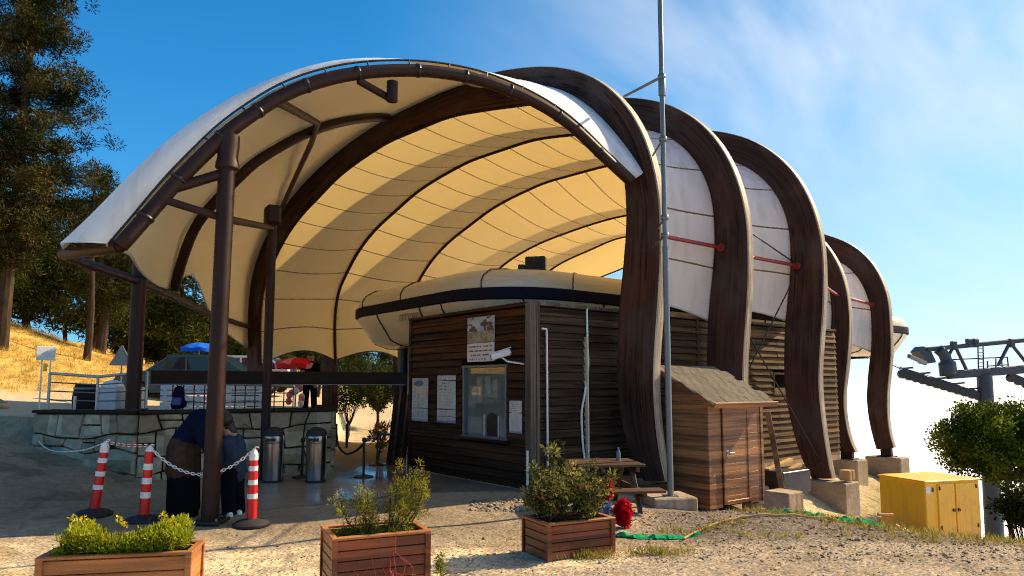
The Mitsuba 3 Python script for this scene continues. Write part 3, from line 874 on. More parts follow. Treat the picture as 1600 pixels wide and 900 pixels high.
# front tubular arch (pixel survey turned into plan line + heights)
A0, AD = A([1.95, 11.0, 0]), unit([-5.39, -2.84, 0])
ARCH = [(.07, 4.82), (.74, 5.25), (1.09, 5.49), (1.55, 5.71), (2.2, 5.88), (2.82, 5.95), (3.41, 5.92), (3.96, 5.82), (4.49, 5.67), (4.98, 5.46), (5.45, 5.17), (5.74, 4.91), (6.04, 4.62), (6.29, 4.3), (6.55, 3.96), (6.77, 3.63), (6.95, 3.35), (7.11, 3.12)]
arch = smooth_curve(resample(ARCH, 60), 3)
archP = A0 + arch[:, :1] * AD + arch[:, 1:] * ZZ
AN = unit([-AD[1], AD[0], 0])
AN = AN if AN[1] > 0 else -AN          # pointing back, away from the viewer
fa = part(canopy, 'front_arch', tube(archP, 0.085, 14), 'steel', True, 'brown tubular front arch')
Kp = archP[-1]
Tp = A([-5.72, 8.87, 3.25])
EAVE = A([Tp, [-5.95, 9.6, 3.28], [-6.12, 11.3, 3.28], [-6.5, 13.18, 3.28], [-7.25, 16.82, 3.28], [-7.75, 20.6, 3.28]])
part(canopy, 'corner_tube', tube([Kp, Kp * .5 + Tp * .5, Tp], 0.075, 12), 'steel', True)
part(canopy, 'eave_beam', tube(resample(EAVE[:], 40), 0.07, 12), 'steel', True)
for q in (0.09, .19, .29, .38, .47, .56, .65, .73, .81, .89, .96):
    j = int(q * 59)
    c = archP[j]
    d = unit(archP[min(j + 1, 59)] - archP[j - 1])
    part(fa, 'collar', tube([c - d * 0.022, c + d * 0.022], 0.095, 14), 'black_metal', True)

# brim of white membrane standing up from the front arch
BR = [(.1, 4.93), (.74, 5.42), (1.09, 5.68), (1.55, 5.90), (2.2, 6.06), (2.82, 6.13), (3.41, 6.11), (3.96, 6.04), (4.58, 5.93), (5.15, 5.66), (5.75, 5.30), (6.45, 4.71), (6.77, 4.35), (7.07, 3.97), (7.27, 3.66), (7.47, 3.34), (7.68, 3.12)]
top = smooth_curve(resample(BR, 60), 3)
topP = A0 + top[:, :1] * AD + top[:, 1:] * ZZ
tq = np.linspace(0, 1, 60)
# toward the right end the brim leans back against the front rib
WHITE = [(-.02, 4.98), (.28, 5.45), (.55, 5.81), (1.09, 6.41), (1.67, 6.86), (2.3, 7.17), (3.07, 7.46), (4.06, 7.70)]
wr = resample(WHITE, 30)
wrP = on_plane(R1, wr, -0.02)
edge = topP + AN * 0.10
edge[:30] = wrP * (1 - np.clip((np.arange(30) - 14) / 15.0, 0, 1))[:, None] + edge[:30] * np.clip((np.arange(30) - 14) / 15.0, 0, 1)[:, None]
edge = smooth_curve(edge, 10)
lift = np.stack([np.zeros(60), np.zeros(60), np.full(60, 0.10)], 1)
radial = archP - (archP.mean(0) - A([0, 0, 2.5]))
radial = radial - (radial @ AN)[:, None] * AN
radial /= np.linalg.norm(radial, axis=1, keepdims=True)
low = archP + radial * (0.115 + 0.03 * np.sin(np.pi * tq))[:, None]
# the brim's lower edge is cut in a curve near the left corner
f = np.linspace(0, 1, 8)
Bm = low[:, None] * (1 - f)[None, :, None] + edge[:, None] * f[None, :, None] + (0.05 * np.sin(np.pi * f))[None, :, None] * -AN[None, None]
ks = [0, 9, 18, 26, 34, 42, 50, 59]
for a_, b_ in zip(ks[:-1], ks[1:]):
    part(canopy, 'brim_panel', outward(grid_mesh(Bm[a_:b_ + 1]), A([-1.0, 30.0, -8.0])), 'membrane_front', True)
part(canopy, 'brim_rope', tube(low, 0.014, 6), 'black_metal', True)
# corner of the brim hanging to the tip
cor = A([[Bm[-1, -1], Bm[-1, 4], Bm[-1, 0]], [Tp * .5 + Bm[-1, -1] * .5, Tp * .45 + Kp * .55 + A([0, 0, .42]), Kp * .85 + Tp * .15 + A([0, 0, .34])], [Tp + A([0, 0, .06]), Tp * .93 + Kp * .07 + A([0, 0, .10]), Tp * .86 + Kp * .14 + A([0, 0, .14])]])
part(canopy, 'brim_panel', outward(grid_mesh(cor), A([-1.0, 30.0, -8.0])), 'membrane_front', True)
for j in range(4, 58, 4):   # lacing between the brim and the arch tube
    part(canopy, 'lacing', tube([archP[j] - AN * 0.075, low[j] - AN * 0.02], 0.012, 5), 'black_metal')

# fan of membrane from the front arch back to the first rib
CO_ = [(-.02, 4.98), (.55, 5.81), (1.09, 6.41), (1.67, 6.86), (2.3, 7.17), (3.07, 7.46), (4.06, 7.64), (5.3, 7.78), (6.65, 7.82), (8.0, 7.78), (9.11, 7.66), (10.72, 7.34), (12.0, 6.86), (13.1, 6.25), (13.85, 5.5), (14.25, 4.7), (14.38, 3.9), (14.33, 3.1), (14.28, 2.35)]
NF = 65
_oo, _ii = rib_curves[0][1], rib_curves[0][2]
_half = _oo[45:124] + (_ii[45:124] - _oo[45:124]) * 0.16
_half = _half[(_half[:, 0] > 4.2) & ((_half[:, 1] > 2.4) | (_half[:, 0] < 12))]
CO = CO_[:7] + [tuple(p) for p in _half[::3]]
cP = on_plane(R1, resample(CO, NF), -0.006)
aP = resample(archP + radial * 0.13 + AN * 0.10, NF)
bEdge = resample([aP[-1], A([-4.93, 9.0, 3.28]), A([-5.50, 10.2, 3.31]), A([-6.02, 11.5, 3.34]), A([-6.48, 13.1, 3.34]), A([-6.88, 15.0, 4.05]), A([-7.3, 16.9, 3.30]), A([-7.75, 19.0, 3.0]), cP[-1]], 21)
bEdge = smooth_curve(bEdge, 1)
f = np.linspace(0, 1, 21)
S = aP[:, None] * (1 - f)[None, :, None] + cP[:, None] * f[None, :, None]
S[..., 2] += 0.22 * np.sin(np.pi * f)[None] * np.sin(np.pi * np.linspace(0, 1, NF) ** 0.8)[:, None]
tt = np.linspace(0, 1, NF)
bl = (bEdge - (aP[-1] * (1 - f)[:, None] + cP[-1] * f[:, None]))
S += (tt ** 7)[:, None, None] * bl[None]
S += (np.clip((tt - .55) / .4, 0, 1) * np.clip((1 - tt) / .1, 0, 1))[:, None, None] * (np.sin(np.pi * f) * 0.35)[None, :, None] * A([-0.9, 0, 0.25])[None, None]
for j in range(0, NF - 1, 8):
    q = S[j:j + 9].copy()
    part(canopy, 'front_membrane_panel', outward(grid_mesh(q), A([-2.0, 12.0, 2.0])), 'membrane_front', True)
part(canopy, 'front_edge_cable', tube(S[-1], 0.02, 6), 'pale_metal', True)

# inner steel arch on the eave beam
def fanpt(t, w, off):
    a, b = t * (NF - 1), w * 20
    i0, j0 = min(int(a), NF - 2), min(int(b), 19)
    fa_, fb_ = a - i0, b - j0
    p = (S[i0, j0] * (1 - fa_) + S[i0 + 1, j0] * fa_) * (1 - fb_) + (S[i0, j0 + 1] * (1 - fa_) + S[i0 + 1, j0 + 1] * fa_) * fb_
    return p + unit(A([-2.0, 12.0, 2.0]) - p) * off


r0P = A([fanpt(*q, .13) for q in [(1.0, .42), (.95, .39), (.88, .36), (.83, .355), (.77, .36), (.69, .41), (.61, .50), (.53, .66), (.45, .94)]])
part(canopy, 'inner_arch', tube(resample(r0P, 40), 0.095, 10), 'steel', True)
for p, q, r in [((256, 312, 7.85), (352, 342, 8.25), .045), ((352, 342, 8.3), (424, 356, 11.7), .05), ((266, 296, 7.9), (352, 270, 8.2), .06), ((560, 126, 8.9), (606, 152, 9.2), .05)]:
    part(canopy, 'strut', tube([pix(*p), pix(*q)], r, 10), 'steel', True)
for qs in ([archP[int(.70 * 59)] + ZZ * -.03, fanpt(.62, .35, .2), fanpt(.635, .57, .22)], [fanpt(.635, .57, .22), fanpt(.69, .82, .25), fanpt(.75, .96, .25)]):
    part(canopy, 'strut', tube(qs, .06, 10), 'steel', True)
sp = pix(613, 128, 9.15)
part(canopy, 'stub_pipe', tube([sp, sp - A([0, 0, .27])], 0.075, 14), 'steel', True)
# columns
c1t, c1b = A([-3.40, 8.2, 4.62]), A([-3.44, 8.2, 0.0])
k = part(canopy, 'column', tube([c1b + A([0, 0, -.1]), c1t * .5 + c1b * .5, c1t], [0.098, 0.098, 0.098], 18), 'steel', True, 'nearest column, standing beside the two people')
part(k, 'collar', lathe([(0.1, 0), (0.135, .02), (0.135, .07), (0.115, .16), (0.13, .3), (0.13, .42)], c1t - A([0, 0, .48]), 16), 'steel', 25)
part(k, 'base_plate', cbox(c1b + A([0, 0, .05]), (.34, .34, .03)), 'black_metal')
for sx, sy in ((1, 1), (1, -1), (-1, 1), (-1, -1)):
    part(k, 'bolt', lathe([(0.016, 0), (0.016, .03)], c1b + A([sx * .13, sy * .13, .065]), 6), 'galvanised')
k = part(canopy, 'column', tube([[-6.12, 11.45, 1.15], [-6.12, 11.45, 4.2]], .115, 16), 'steel', True, 'column standing on the stone wall')
part(k, 'base_plate', cbox((-6.12, 11.45, 1.19), (.34, .34, .03)), 'black_metal')
k = part(canopy, 'column', tube([[-4.07, 11.75, 0], [-4.07, 11.75, 4.5]], .075, 14), 'steel', True, 'slim column in front of the stone wall')
part(k, 'cap', cbox((-4.07, 11.75, 4.45), (.26, .26, .34), rz(30), .05), 'steel')
# red tie rods between the ribs
for (k1, k2, z, sa, sb) in [(0, 1, 4.07, .2, .2), (1, 2, 4.0, .2, .2), (3, 4, 3.75, .3, .3)]:
    a = on_plane(rib_curves[k1][0], [(sa, z)], TH_RIB)[0]
    b = on_plane(rib_curves[k2][0], [(sb, z)], 0)[0]
    part(canopy, 'tie_rod', tube([a, b], 0.035, 10), 'red_paint', True)
    for e_, d_ in ((a, 1), (b, -1)):
        part(canopy, 'rod_flange', tube([e_ + U * 0.0, e_ + U * 0.03 * d_], 0.075, 12), 'red_paint', True)
    b2 = b + unit(b - a) * 0.36 - D * 0.02
a = on_plane(rib_curves[2][0], [(.2, 3.9)], TH_RIB)[0]
b = on_plane(rib_curves[3][0], [(.3, 3.75)], 0)[0]
part(canopy, 'tie_rod', tube([a, b], 0.035, 10), 'red_paint', True)
# bracing cables between second and third rib
for (p, q) in [((.1, 4.6, 1), (.3, 4.1, 2)), ((.3, 3.3, 1), (-.1, .1, 2)), ((.4, .9, 1), (.2, 3.9, 2))]:
    a = on_plane(rib_curves[p[2]][0], [(p[0], p[1])], TH_RIB)[0]
    b = on_plane(rib_curves[q[2]][0], [(q[0], q[1])], 0)[0]
    part(canopy, 'bracing_cable', tube([a, b], 0.014, 6), 'black_metal', True)
# pedestals
for i, (hx, hv, zt) in enumerate([(.30, .42, .10), (.36, .42, -.16), (.36, .60, -.27), (.34, .42, -.19), (.34, .55, -.32)]):
    R = rib_curves[i][0]
    fo = (ribs[i][1][0][0] + ribs[i][2][0][0]) / 2
    c = on_plane(R, [(fo, 0)], TH_RIB / 2)[0]
    zb = -1.9
    ax = [U, D, ZZ]
    if i:
        shift = {1: .10, 2: -.05, 3: .0, 4: .0}[i]
        kk = part(canopy, 'pedestal', cbox(c + D * shift + ZZ * ((zt + zb) / 2), (hx * 1.5, hv * 1.6, zt - zb), ax, .02), 'concrete')
        if i >= 3:
            part(canopy, 'foot_plate', cbox(c + ZZ * (zt + .13), (.12, .26, .34), ax), 'steel')
            part(canopy, 'foot_plate', cbox(c + ZZ * (zt + .015), (.3, .4, .03), ax), 'steel')
# wooden wedges at the foot of the third rib
pc = on_plane(rib_curves[2][0], [(-.42, -.20)], .10)[0]
for d_ in (0, .12):
    single('wood_wedge', roundbox(pc + U * (d_ - .02) - D * 0.10 + ZZ * .055, (.11, .2, .2), .02, [U, D, ZZ]), 'raw_wood', ['pale split wood wedge against the foot of the third rib, nearer the camera', 'pale split wood wedge against the foot of the third rib, farther from the camera'][int(d_ > 0)], 'wood block', 'wedges on the pedestal', 20)

# ------------------------------------------------------------------ ticket booth
B0 = A([0.28, 10.6, 0])
booth = thing('ticket_booth', 'dark timber clapboard ticket booth with a lit-through service window', 'building')
labels[booth]['label'] = 'long dark clapboard timber ticket booth with a service window under the canopy'
HB, LF, LS = 2.80, 3.52, 9.0
FN = -U                                # outward normal of the front (window) wall
SN = -V                                # outward normal of the side wall
WIN = (0.59, 1.77, 0.74, 1.89)         # s0 s1 z0 z1 on the front wall


def fw(s, z, out=0.0):
    return B0 + V * s + ZZ * z + FN * out


def sw(s, z, out=0.0):
    return B0 + U * s + ZZ * z + SN * out


def wall_rect(f, s0, s1, z0, z1, back):
    P = [f(s, z, -o) for o in (0.02, back) for s, z in ((s0, z0), (s1, z0), (s1, z1), (s0, z1))]
    return trimesh.convex.convex_hull(A(P))


fwk = part(booth, 'front_wall', cat([wall_rect(fw, .02, WIN[0], 0, HB, .1), wall_rect(fw, WIN[1], LF, 0, HB, .1), wall_rect(fw, WIN[0], WIN[1], 0, WIN[2], .1), wall_rect(fw, WIN[0], WIN[1], WIN[3], HB, .1)]), 'dark')
swk = part(booth, 'side_wall', wall_rect(sw, .12, LS, 0, HB, .1), 'dark')
rng = np.random.default_rng(5)


def clap(parent, f, s0, s1, z, h, nrm, mat, tang):
    """one lapped board: thicker at its lower edge, slightly uneven"""
    t0, t1 = 0.042 + rng.uniform(-.004, .005), 0.008
    dz0, dz1 = rng.uniform(-.003, .003, 2)
    n = 6
    ss = np.linspace(s0, s1, n)
    wob = rng.uniform(-.0035, .0035, n)
    P = A([[f(s, z + h - .004 + dz1, -.018), f(s, z + h - .004 + dz1, t1 + w), f(s, z + .008 + dz0, t0 + w), f(s, z + .004 + dz0, t0 - .004 + w), f(s, z + .004 + dz0, -.018)] for s, w in zip(ss, wob)])
    m = grid_mesh(P)
    ends = trimesh.Trimesh(np.vstack([P[0], P[-1]]), [[0, 1, 2], [0, 2, 3], [0, 3, 4], [5, 7, 6], [5, 8, 7], [5, 9, 8]], process=False)
    m = cat([m, ends])
    part(parent, 'board', m, mat)


NB = 22
hb = (HB - .06) / NB
for r in range(NB):
    z = 0.03 + r * hb
    cuts = [(.06, LF)]
    if z + hb > WIN[2] - .04 and z < WIN[3] + .04:
        cuts = [(.06, WIN[0] - .045), (WIN[1] + .045, LF)]
    elif r % 3 == 1:
        cuts = [(.06, 1.9 + .4 * (r % 2)), (1.905 + .4 * (r % 2), LF)]
    for a, b in cuts:
        clap(fwk, fw, a, b, z, hb, FN, 'board_front', V)
    j1 = 3.95
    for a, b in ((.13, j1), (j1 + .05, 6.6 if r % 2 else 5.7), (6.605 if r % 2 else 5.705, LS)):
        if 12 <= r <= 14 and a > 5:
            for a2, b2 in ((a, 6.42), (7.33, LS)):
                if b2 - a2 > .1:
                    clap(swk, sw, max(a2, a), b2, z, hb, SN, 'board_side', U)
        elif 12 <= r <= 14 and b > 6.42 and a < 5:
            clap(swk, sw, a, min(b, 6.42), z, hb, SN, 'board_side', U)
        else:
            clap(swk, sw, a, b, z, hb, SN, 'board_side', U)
# posts and trim
part(booth, 'corner_post', cbox(fw(.0, HB / 2 + .01, .0) + (SN * .0), (.12, .13, HB + .04), [U, V, ZZ], .01), 'grey_post', label='weathered grey corner post')
part(booth, 'corner_trim', cbox(sw(.105, HB / 2, .03), (.075, .05, HB), [U, V, ZZ], .006), 'grey_post')
part(booth, 'joint_batten', cbox(sw(j1 + .025, HB / 2, .03), (.045, .03, HB), [U, V, ZZ], .004), 'board_side')
part(booth, 'end_post', cbox(fw(LF + .04, HB / 2, .0), (.1, .09, HB), [U, V, ZZ], .008), 'board_front')
part(booth, 'eave_trim', bar(sw(.05, HB + .02, .02), sw(LS, HB + .02, .02), .09, .05), 'grey_post')
part(booth, 'eave_trim', bar(fw(.05, HB + .02, .02), fw(LF + .08, HB + .02, .02), .09, .05), 'board_front')
part(booth, 'foundation', cat([bar(fw(-.05, -.02, -.01), fw(LF, -.02, -.01), .1, .14), bar(sw(-.05, -.02, -.01), sw(LS, -.02, -.01), .1, .14)]), 'concrete')
# roof slab and back walls close the volume
part(booth, 'roof', extrude(Polygon([(0.1, .1), (LS, .1), (LS, 3.4), (.1, 3.4)]), B0 + ZZ * 2.36, U, V, ZZ, .04), 'dark')
part(booth, 'back_wall', cat([cbox(B0 + U * LS / 2 + V * 3.5 + ZZ * 1.2, (LS, .05, 2.4), [U, V, ZZ]), cbox(B0 + U * LS + V * 1.75 + ZZ * 1.2, (.05, 3.4, 2.4), [U, V, ZZ])]), 'dark')
# small side opening
sw_ = part(booth, 'side_window', cbox(sw(6.875, 1.59, -.05), (.86, .02, .40), [U, V, ZZ]), 'car_glass')
for z in (1.38, 1.81):
    part(sw_, 'frame', bar(sw(6.42, z, .02), sw(7.33, z, .02), .05, .04), 'board_side')
for s in (6.43, 7.32):
    part(sw_, 'frame', cbox(sw(s, 1.595, .02), (.04, .05, .4), [U, V, ZZ]), 'board_side')
# service window
wk = part(booth, 'window', A and cbox(fw((WIN[0] + WIN[1]) / 2, (WIN[2] + WIN[3]) / 2, -.045), (.006, WIN[1] - WIN[0], WIN[3] - WIN[2]), [U, V, ZZ], .001), 'glass')
s0, s1, z0, z1 = WIN
for a, b in (((s0, z0), (s1, z0)), ((s0, z1), (s1, z1))):
    part(wk, 'frame', bar(fw(a[0] - .045, a[1], -.005), fw(b[0] + .045, b[1], -.005), .075, .04), 'galvanised')
for s in (s0, s1):
    part(wk, 'frame', cbox(fw(s, (z0 + z1) / 2, -.005), (.075, .04, z1 - z0), [U, V, ZZ]), 'galvanised')
part(wk, 'mullion', cbox(fw(1.23, .93, -.03), (.03, .035, .34), [U, V, ZZ]), 'pale_metal')
part(wk, 'mullion', cbox(fw(.84, .93, -.03), (.03, .03, .34), [U, V, ZZ]), 'pale_metal')
part(wk, 'sill', bar(fw(s0 - .1, z0 - .035, .03), fw(s1 + .1, z0 - .035, .03), .14, .035), 'board_front')
tp = Polygon([(-.155, 0), (.155, 0), (.155, .24)] + [(.155 * math.cos(a), .24 + .13 * math.sin(a)) for a in np.linspace(0, math.pi, 12)] + [(-.155, .24)])
part(wk, 'ticket_opening', extrude(tp, fw(1.02, z0 + .03, -.040), V, ZZ, FN, .004), 'black_metal')
for nm, s, z, w_, h_ in (('paper', 1.52, .915, .40, .29), ('paper', .72, .90, .24, .28), ('paper', 1.40, 1.5, .16, .42), ('paper', 1.16, 1.56, .13, .34), ('paper', .97, 1.52, .13, .30), ('paper', 1.62, 1.3, .2, .2)):
    m = grid_mesh(A([[fw(s + w_ / 2, z - h_ / 2, -.052), fw(s - w_ / 2, z - h_ / 2, -.052)], [fw(s + w_ / 2, z + h_ / 2, -.052), fw(s - w_ / 2, z + h_ / 2, -.052)]]))
    part(wk, nm, m, 'notice_print', False, uv=A([[0, 0], [1, 0], [0, 1], [1, 1]]))
part(booth, 'counter', cbox(fw(1.2, .70, -.45), (.7, 2.0, .05), [U, V, ZZ]), 'raw_wood')
part(booth, 'inner_screen', cbox(fw(1.2, 1.3, -1.1), (.03, 2.6, 2.1), [U, V, ZZ]), 'cream_panel')


# notices and posters on the front wall
def flat_sign(name, f, s0_, s1_, z0_, z1_, mat, label, catg, group=None, out=.044, frame=None):
    t = thing(name, label, catg, group)
    P = A([[f(s1_, z0_, out), f(s0_, z0_, out)], [f(s1_, z1_, out), f(s0_, z1_, out)]])
    part(t, 'sheet', grid_mesh(P), mat, False, uv=A([[0, 0], [1, 0], [0, 1], [1, 1]]))
    part(t, 'backing', cbox(f((s0_ + s1_) / 2, (z0_ + z1_) / 2, out - .009), (.014, s1_ - s0_ + .012, z1_ - z0_ + .012), [U, V, ZZ], .003), frame or 'pale_metal')
    return t


flat_sign('picture_poster', fw, .87, 1.63, 1.97, 2.70, 'poster_photo', 'poster with a mountain photograph above four printed lines, high on the booth', 'poster')
flat_sign('notice_board', fw, 2.88, 3.46, .92, 1.71, 'timetable_print', 'pale notice with a blue oval heading, leftmost on the booth front', 'notice', frame='board_front')
flat_sign('notice_board', fw, 1.97, 2.57, .93, 1.75, 'notice_print', 'pale notice with dark heading lines, right beside the service window', 'notice', frame='board_front')
flat_sign('small_notice', fw, .17, .47, .86, 1.34, 'notice_print', 'narrow white notice between service window and grey corner post', 'notice')
for z in (.86, 1.79):
    part(fwk, 'rail', bar(fw(1.9, z, .045), fw(LF, z, .045), .03, .06), 'board_front')
# camera, pipe, cable
cam = thing('security_camera', 'white security camera on the booth front beside the corner post', 'camera')
cc = fw(.42, 2.05, .24)
dcam = unit(FN * .75 + V * .62 - ZZ * .30)
side = unit(np.cross(dcam, ZZ))
upc = np.cross(side, dcam)
part(cam, 'housing', roundbox(cc, (.32, .11, .10), .03, [dcam, side, upc]), 'white_plastic', 30)
part(cam, 'sun_shield', cbox(cc + upc * .058, (.36, .13, .012), [dcam, side, upc]), 'white_plastic')
part(cam, 'lens', tube([cc + dcam * .155, cc + dcam * .17], .035, 14), 'black_metal', 30)
part(cam, 'bracket', tube([cc - upc * .05, cc - upc * .13 - dcam * .06, fw(.10, 1.90, .05)], .014, 8), 'white_plastic', True)
single('drain_pipe', tube(resample([sw(.18, 2.44, .05), sw(.25, 2.44, .07), sw(.262, 2.40, .07), sw(.265, 1.2, .07), sw(.27, .1, .07)], 30), .017, 10), 'white_plastic', 'thin white pipe running down the side wall next to the corner post', 'pipe', smooth=True)
single('cable_conduit', tube(resample([sw(1.13, 2.82, .05), sw(1.13, 2.3, .055), sw(1.15, 1.95, .05), sw(1.07, 1.5, .055), sw(.99, 1.1, .05), sw(1.0, .75, .055), sw(1.12, .1, .06)], 40), .017, 8), 'white_plastic', 'loose pale cable sagging down the weathered side wall', 'cable', smooth=True)
single('wall_pipe', tube([fw(-.03, .62, .09), fw(-.03, .0, .09)], .018, 8), 'white_plastic', 'short white pipe at the foot of the corner post', 'pipe', smooth=True)
# floodlight on the terminal roof
fl_ = thing('floodlight', 'black floodlight on a short post above the lift terminal', 'floodlight')
fp = pix(834, 412, 13.6)
part(fl_, 'lamp_head', roundbox(fp + A([.04, 0, .0]), (.40, .2, .27), .03, rz(-12)), 'black_metal', 30)
part(fl_, 'lens', cbox(fp + A([.02, -.105, .0]), (.32, .012, .19), rz(-12)), 'rubber')
part(fl_, 'pole', tube([fp - A([.02, 0, .14]), fp - A([.06, 0, .75])], .016, 8), 'black_metal')
part(fl_, 'ballast', roundbox(fp + A([-.24, 0, -.08]), (.14, .14, .12), .03), 'black_metal', 30)

# ------------------------------------------------------------------ lift terminal (cream fairing with navy band)
term = thing('lift_terminal', 'cream chairlift terminal fairing with a navy band, rounded end over the booth', 'lift terminal')
cr = A([-0.42, 12.55, 0])                 # corner nearest to the camera


def terminal_ring(off, ra, z):
    """rounded rectangle in plan, shrunk by off"""
    L, Wd = 16.4, 6.5
    poly = sbox(off, off, L - off, Wd - off).buffer(-ra).buffer(ra, quad_segs=10)
    ls = LineString(poly.exterior.coords)
    n = 220
    q = A([ls.interpolate(t, normalized=True).coords[0] for t in np.linspace(0, 1, n + 1)])
    a0 = np.argmin(np.abs(np.arctan2(q[:-1, 1] - Wd / 2, q[:-1, 0] - L / 2) + 3.0))
    q = np.roll(q[:-1], -a0, axis=0)
    q = np.vstack([q, q[:1]])
    P = cr[None] + q[:, :1] * U[None] + q[:, 1:] * V[None]
    P = P - U * .56 - V * 1.0
    return P + A([0, 0, z])


def ring_loft(levels):
    return grid_mesh(np.stack([terminal_ring(o, r, z) for o, r, z in levels], 1))


part(term, 'lower_panel', ring_loft([(.95, 1.0, 2.40), (.60, 1.2, 2.42), (.35, 1.4, 2.52), (.16, 1.55, 2.8), (.06, 1.6, 2.98), (.03, 1.6, 3.08)]), 'cream_panel', True)
part(term, 'navy_band', ring_loft([(.05, 1.6, 3.06), (.0, 1.6, 3.07), (-.012, 1.62, 3.085), (-.012, 1.62, 3.265), (.0, 1.6, 3.275), (.06, 1.6, 3.28)]), 'navy_panel', True)
part(term, 'roof_panel', ring_loft([(.05, 1.6, 3.27), (.05, 1.6, 3.40), (.12, 1.55, 3.52), (.32, 1.4, 3.64), (.75, 1.1, 3.72), (1.6, .6, 3.77), (3.1, .05, 3.78)]), 'cream_panel', True)
part(term, 'underside', cat([extrude(sbox(1, 1, 15.6, 4.6), cr - U * .56 - V * 1.0 + ZZ * 2.395, U, V, ZZ, .01)]), 'dark')
ringL = [terminal_ring(o, r, z) for o, r, z in [(.94, 1.0, 2.395), (.57, 1.2, 2.418), (.33, 1.4, 2.52), (.145, 1.55, 2.8), (.045, 1.6, 2.98), (.02, 1.6, 3.07)]]
ringR = [terminal_ring(o, r, z) for o, r, z in [(.04, 1.6, 3.28), (.04, 1.6, 3.40), (.11, 1.55, 3.525), (.31, 1.4, 3.65), (.745, 1.1, 3.73), (1.6, .6, 3.78)]]
for j in list(range(2, 220, 9)):
    part(term, 'panel_joint', tube([r[j] for r in ringL], .014, 5), 'black_metal')
for j in list(range(6, 220, 9)):
    part(term, 'panel_joint', tube([r[j] for r in ringR], .012, 5), 'black_metal')
for q in ((.62, 4.2), (11, .6), (11, 3.9), (4, 3.9)):
    c = cr + U * q[0] + V * q[1]
    part(term, 'support_post', tube([c + ZZ * -.5, c + ZZ * 2.42], .13, 14), 'black_metal', True)
# worn lettering on the fairing's left end
rl = terminal_ring(.04, 1.6, 2.95)
li = int(np.argmin(((rl[:, 0] - pix(664, 500, 13.9)[0]) ** 2 + (rl[:, 1] - pix(664, 500, 13.9)[1]) ** 2)))
tdir = unit(rl[li + 3] - rl[li - 3])
if tdir[0] < 0:
    tdir = -tdir
nl = unit(np.cross(tdir, ZZ))
if nl[1] > 0:
    nl = -nl
tm = meshkit.text_mesh('SETTORE', .12, .004, True)
tm.vertices[:, 0] -= tm.vertices[:, 0].mean()
part(term, 'lettering', trimesh.Trimesh(tm.vertices @ A([tdir, ZZ, nl]) + rl[li] + nl * .03 - ZZ * .10, tm.faces, process=False), 'faded_print', label='faded dark lettering')

# ------------------------------------------------------------------ mast with braces
mast = thing('mast', 'tall thin galvanised mast standing in front of the first rib', 'mast')
mb = A([2.12, 9.6, 0.10])
part(mast, 'pole', tube([mb, mb + ZZ * 3.4], .043, 12), 'galvanised', True)
part(mast, 'pole', tube([mb + ZZ * 3.4, mb + ZZ * 9.5], .036, 12), 'galvanised', True)
part(mast, 'sleeve', tube([mb + ZZ * 5.55, mb + ZZ * 5.8], .052, 12), 'galvanised', True)
part(mast, 'flange', cbox(mb + ZZ * .01, (.2, .2, .02)), 'galvanised')
for (x, y, Y), zz in (((975, 151, 11.35), 5.83), ((1020, 243, 10.95), 4.92), ((1020, 387, 10.9), 3.55), ((1028, 357, 10.85), 3.80)):
    q = pix(x, y, Y)
    part(mast, 'brace', tube([mb + ZZ * zz, q], .022 if zz > 5 else .015, 8), 'galvanised', True)
    part(mast, 'clamp', tube([mb + ZZ * (zz - .03), mb + ZZ * (zz + .03)], .055, 12), 'galvanised', True)
single('concrete_footing', cbox((2.10, 9.72, -.12), (.62, .60, .46), rz(10), .02), 'concrete', 'rough concrete block under the foot of the tall mast', 'concrete block')
# loose plate leaning on the footing? (left out)

# ------------------------------------------------------------------ shed
shed = thing('tool_shed', 'small wooden tool shed with plank door and sloping shingled roof', 'shed')
S0 = A([2.91, 10.6, -.24])
SU, SV = unit([.80, .60, 0]), None
SV = A([-SU[1], SU[0], 0])
WS, DS, HS = 1.34, .78, 1.56


def shp(u, v, z):
    return S0 + SU * u + SV * v + ZZ * z


HBk = 1.98
part(shed, 'carcass', trimesh.convex.convex_hull(A([shp(u, v, z) for u in (.02, WS - .02) for v, z in ((.02, 0), (DS - .02, 0), (.02, HS), (DS - .02, HBk))])), 'dark')
rng = np.random.default_rng(8)
for r in range(13):
    z = .0 + r * .12
    for nm, w0, w1 in (('board', .05, .30), ('board', WS - .34, WS - .05)):
        part(shed, nm, cbox(shp((w0 + w1) / 2, -.005 + rng.uniform(-.002, .002), z + .058), (w1 - w0, .03, .1192), [SU, SV, ZZ], .0015), 'shed_wood')
    d = DS
    part(shed, 'side_board', cbox(shp(-.0 + rng.uniform(-.002, .002), DS / 2, z + .058), (.03, DS - .04, .1192), [SU, SV, ZZ], .0015), 'shed_wood')
    part(shed, 'side_board', cbox(shp(WS + rng.uniform(-.002, .002), DS / 2, z + .058), (.03, DS - .04, .1192), [SU, SV, ZZ], .0015), 'shed_wood')
for u in (0.01, WS - .01):
    part(shed, 'corner_post', cbox(shp(u, .0, HS / 2), (.07, .07, HS), [SU, SV, ZZ], .006), 'shed_wood')
dk = part(shed, 'door', cbox(shp(.645, -.022, .76), (.66, .02, 1.44), [SU, SV, ZZ], .004), 'dark')
for r in range(12):
    part(dk, 'plank', cbox(shp(.645, -.030 + rng.uniform(-.0006, .0006), .10 + r * .12), (.56, .02, .1192), [SU, SV, ZZ], .0015), 'shed_wood')
for u in (.34, .95):
    part(dk, 'stile', cbox(shp(u, -.036, .76), (.06, .03, 1.44), [SU, SV, ZZ], .005), 'shed_wood')
for z in (.06, 1.46):
    part(dk, 'rail', cbox(shp(.645, -.037, z), (.55, .028, .06), [SU, SV, ZZ], .005), 'shed_wood')
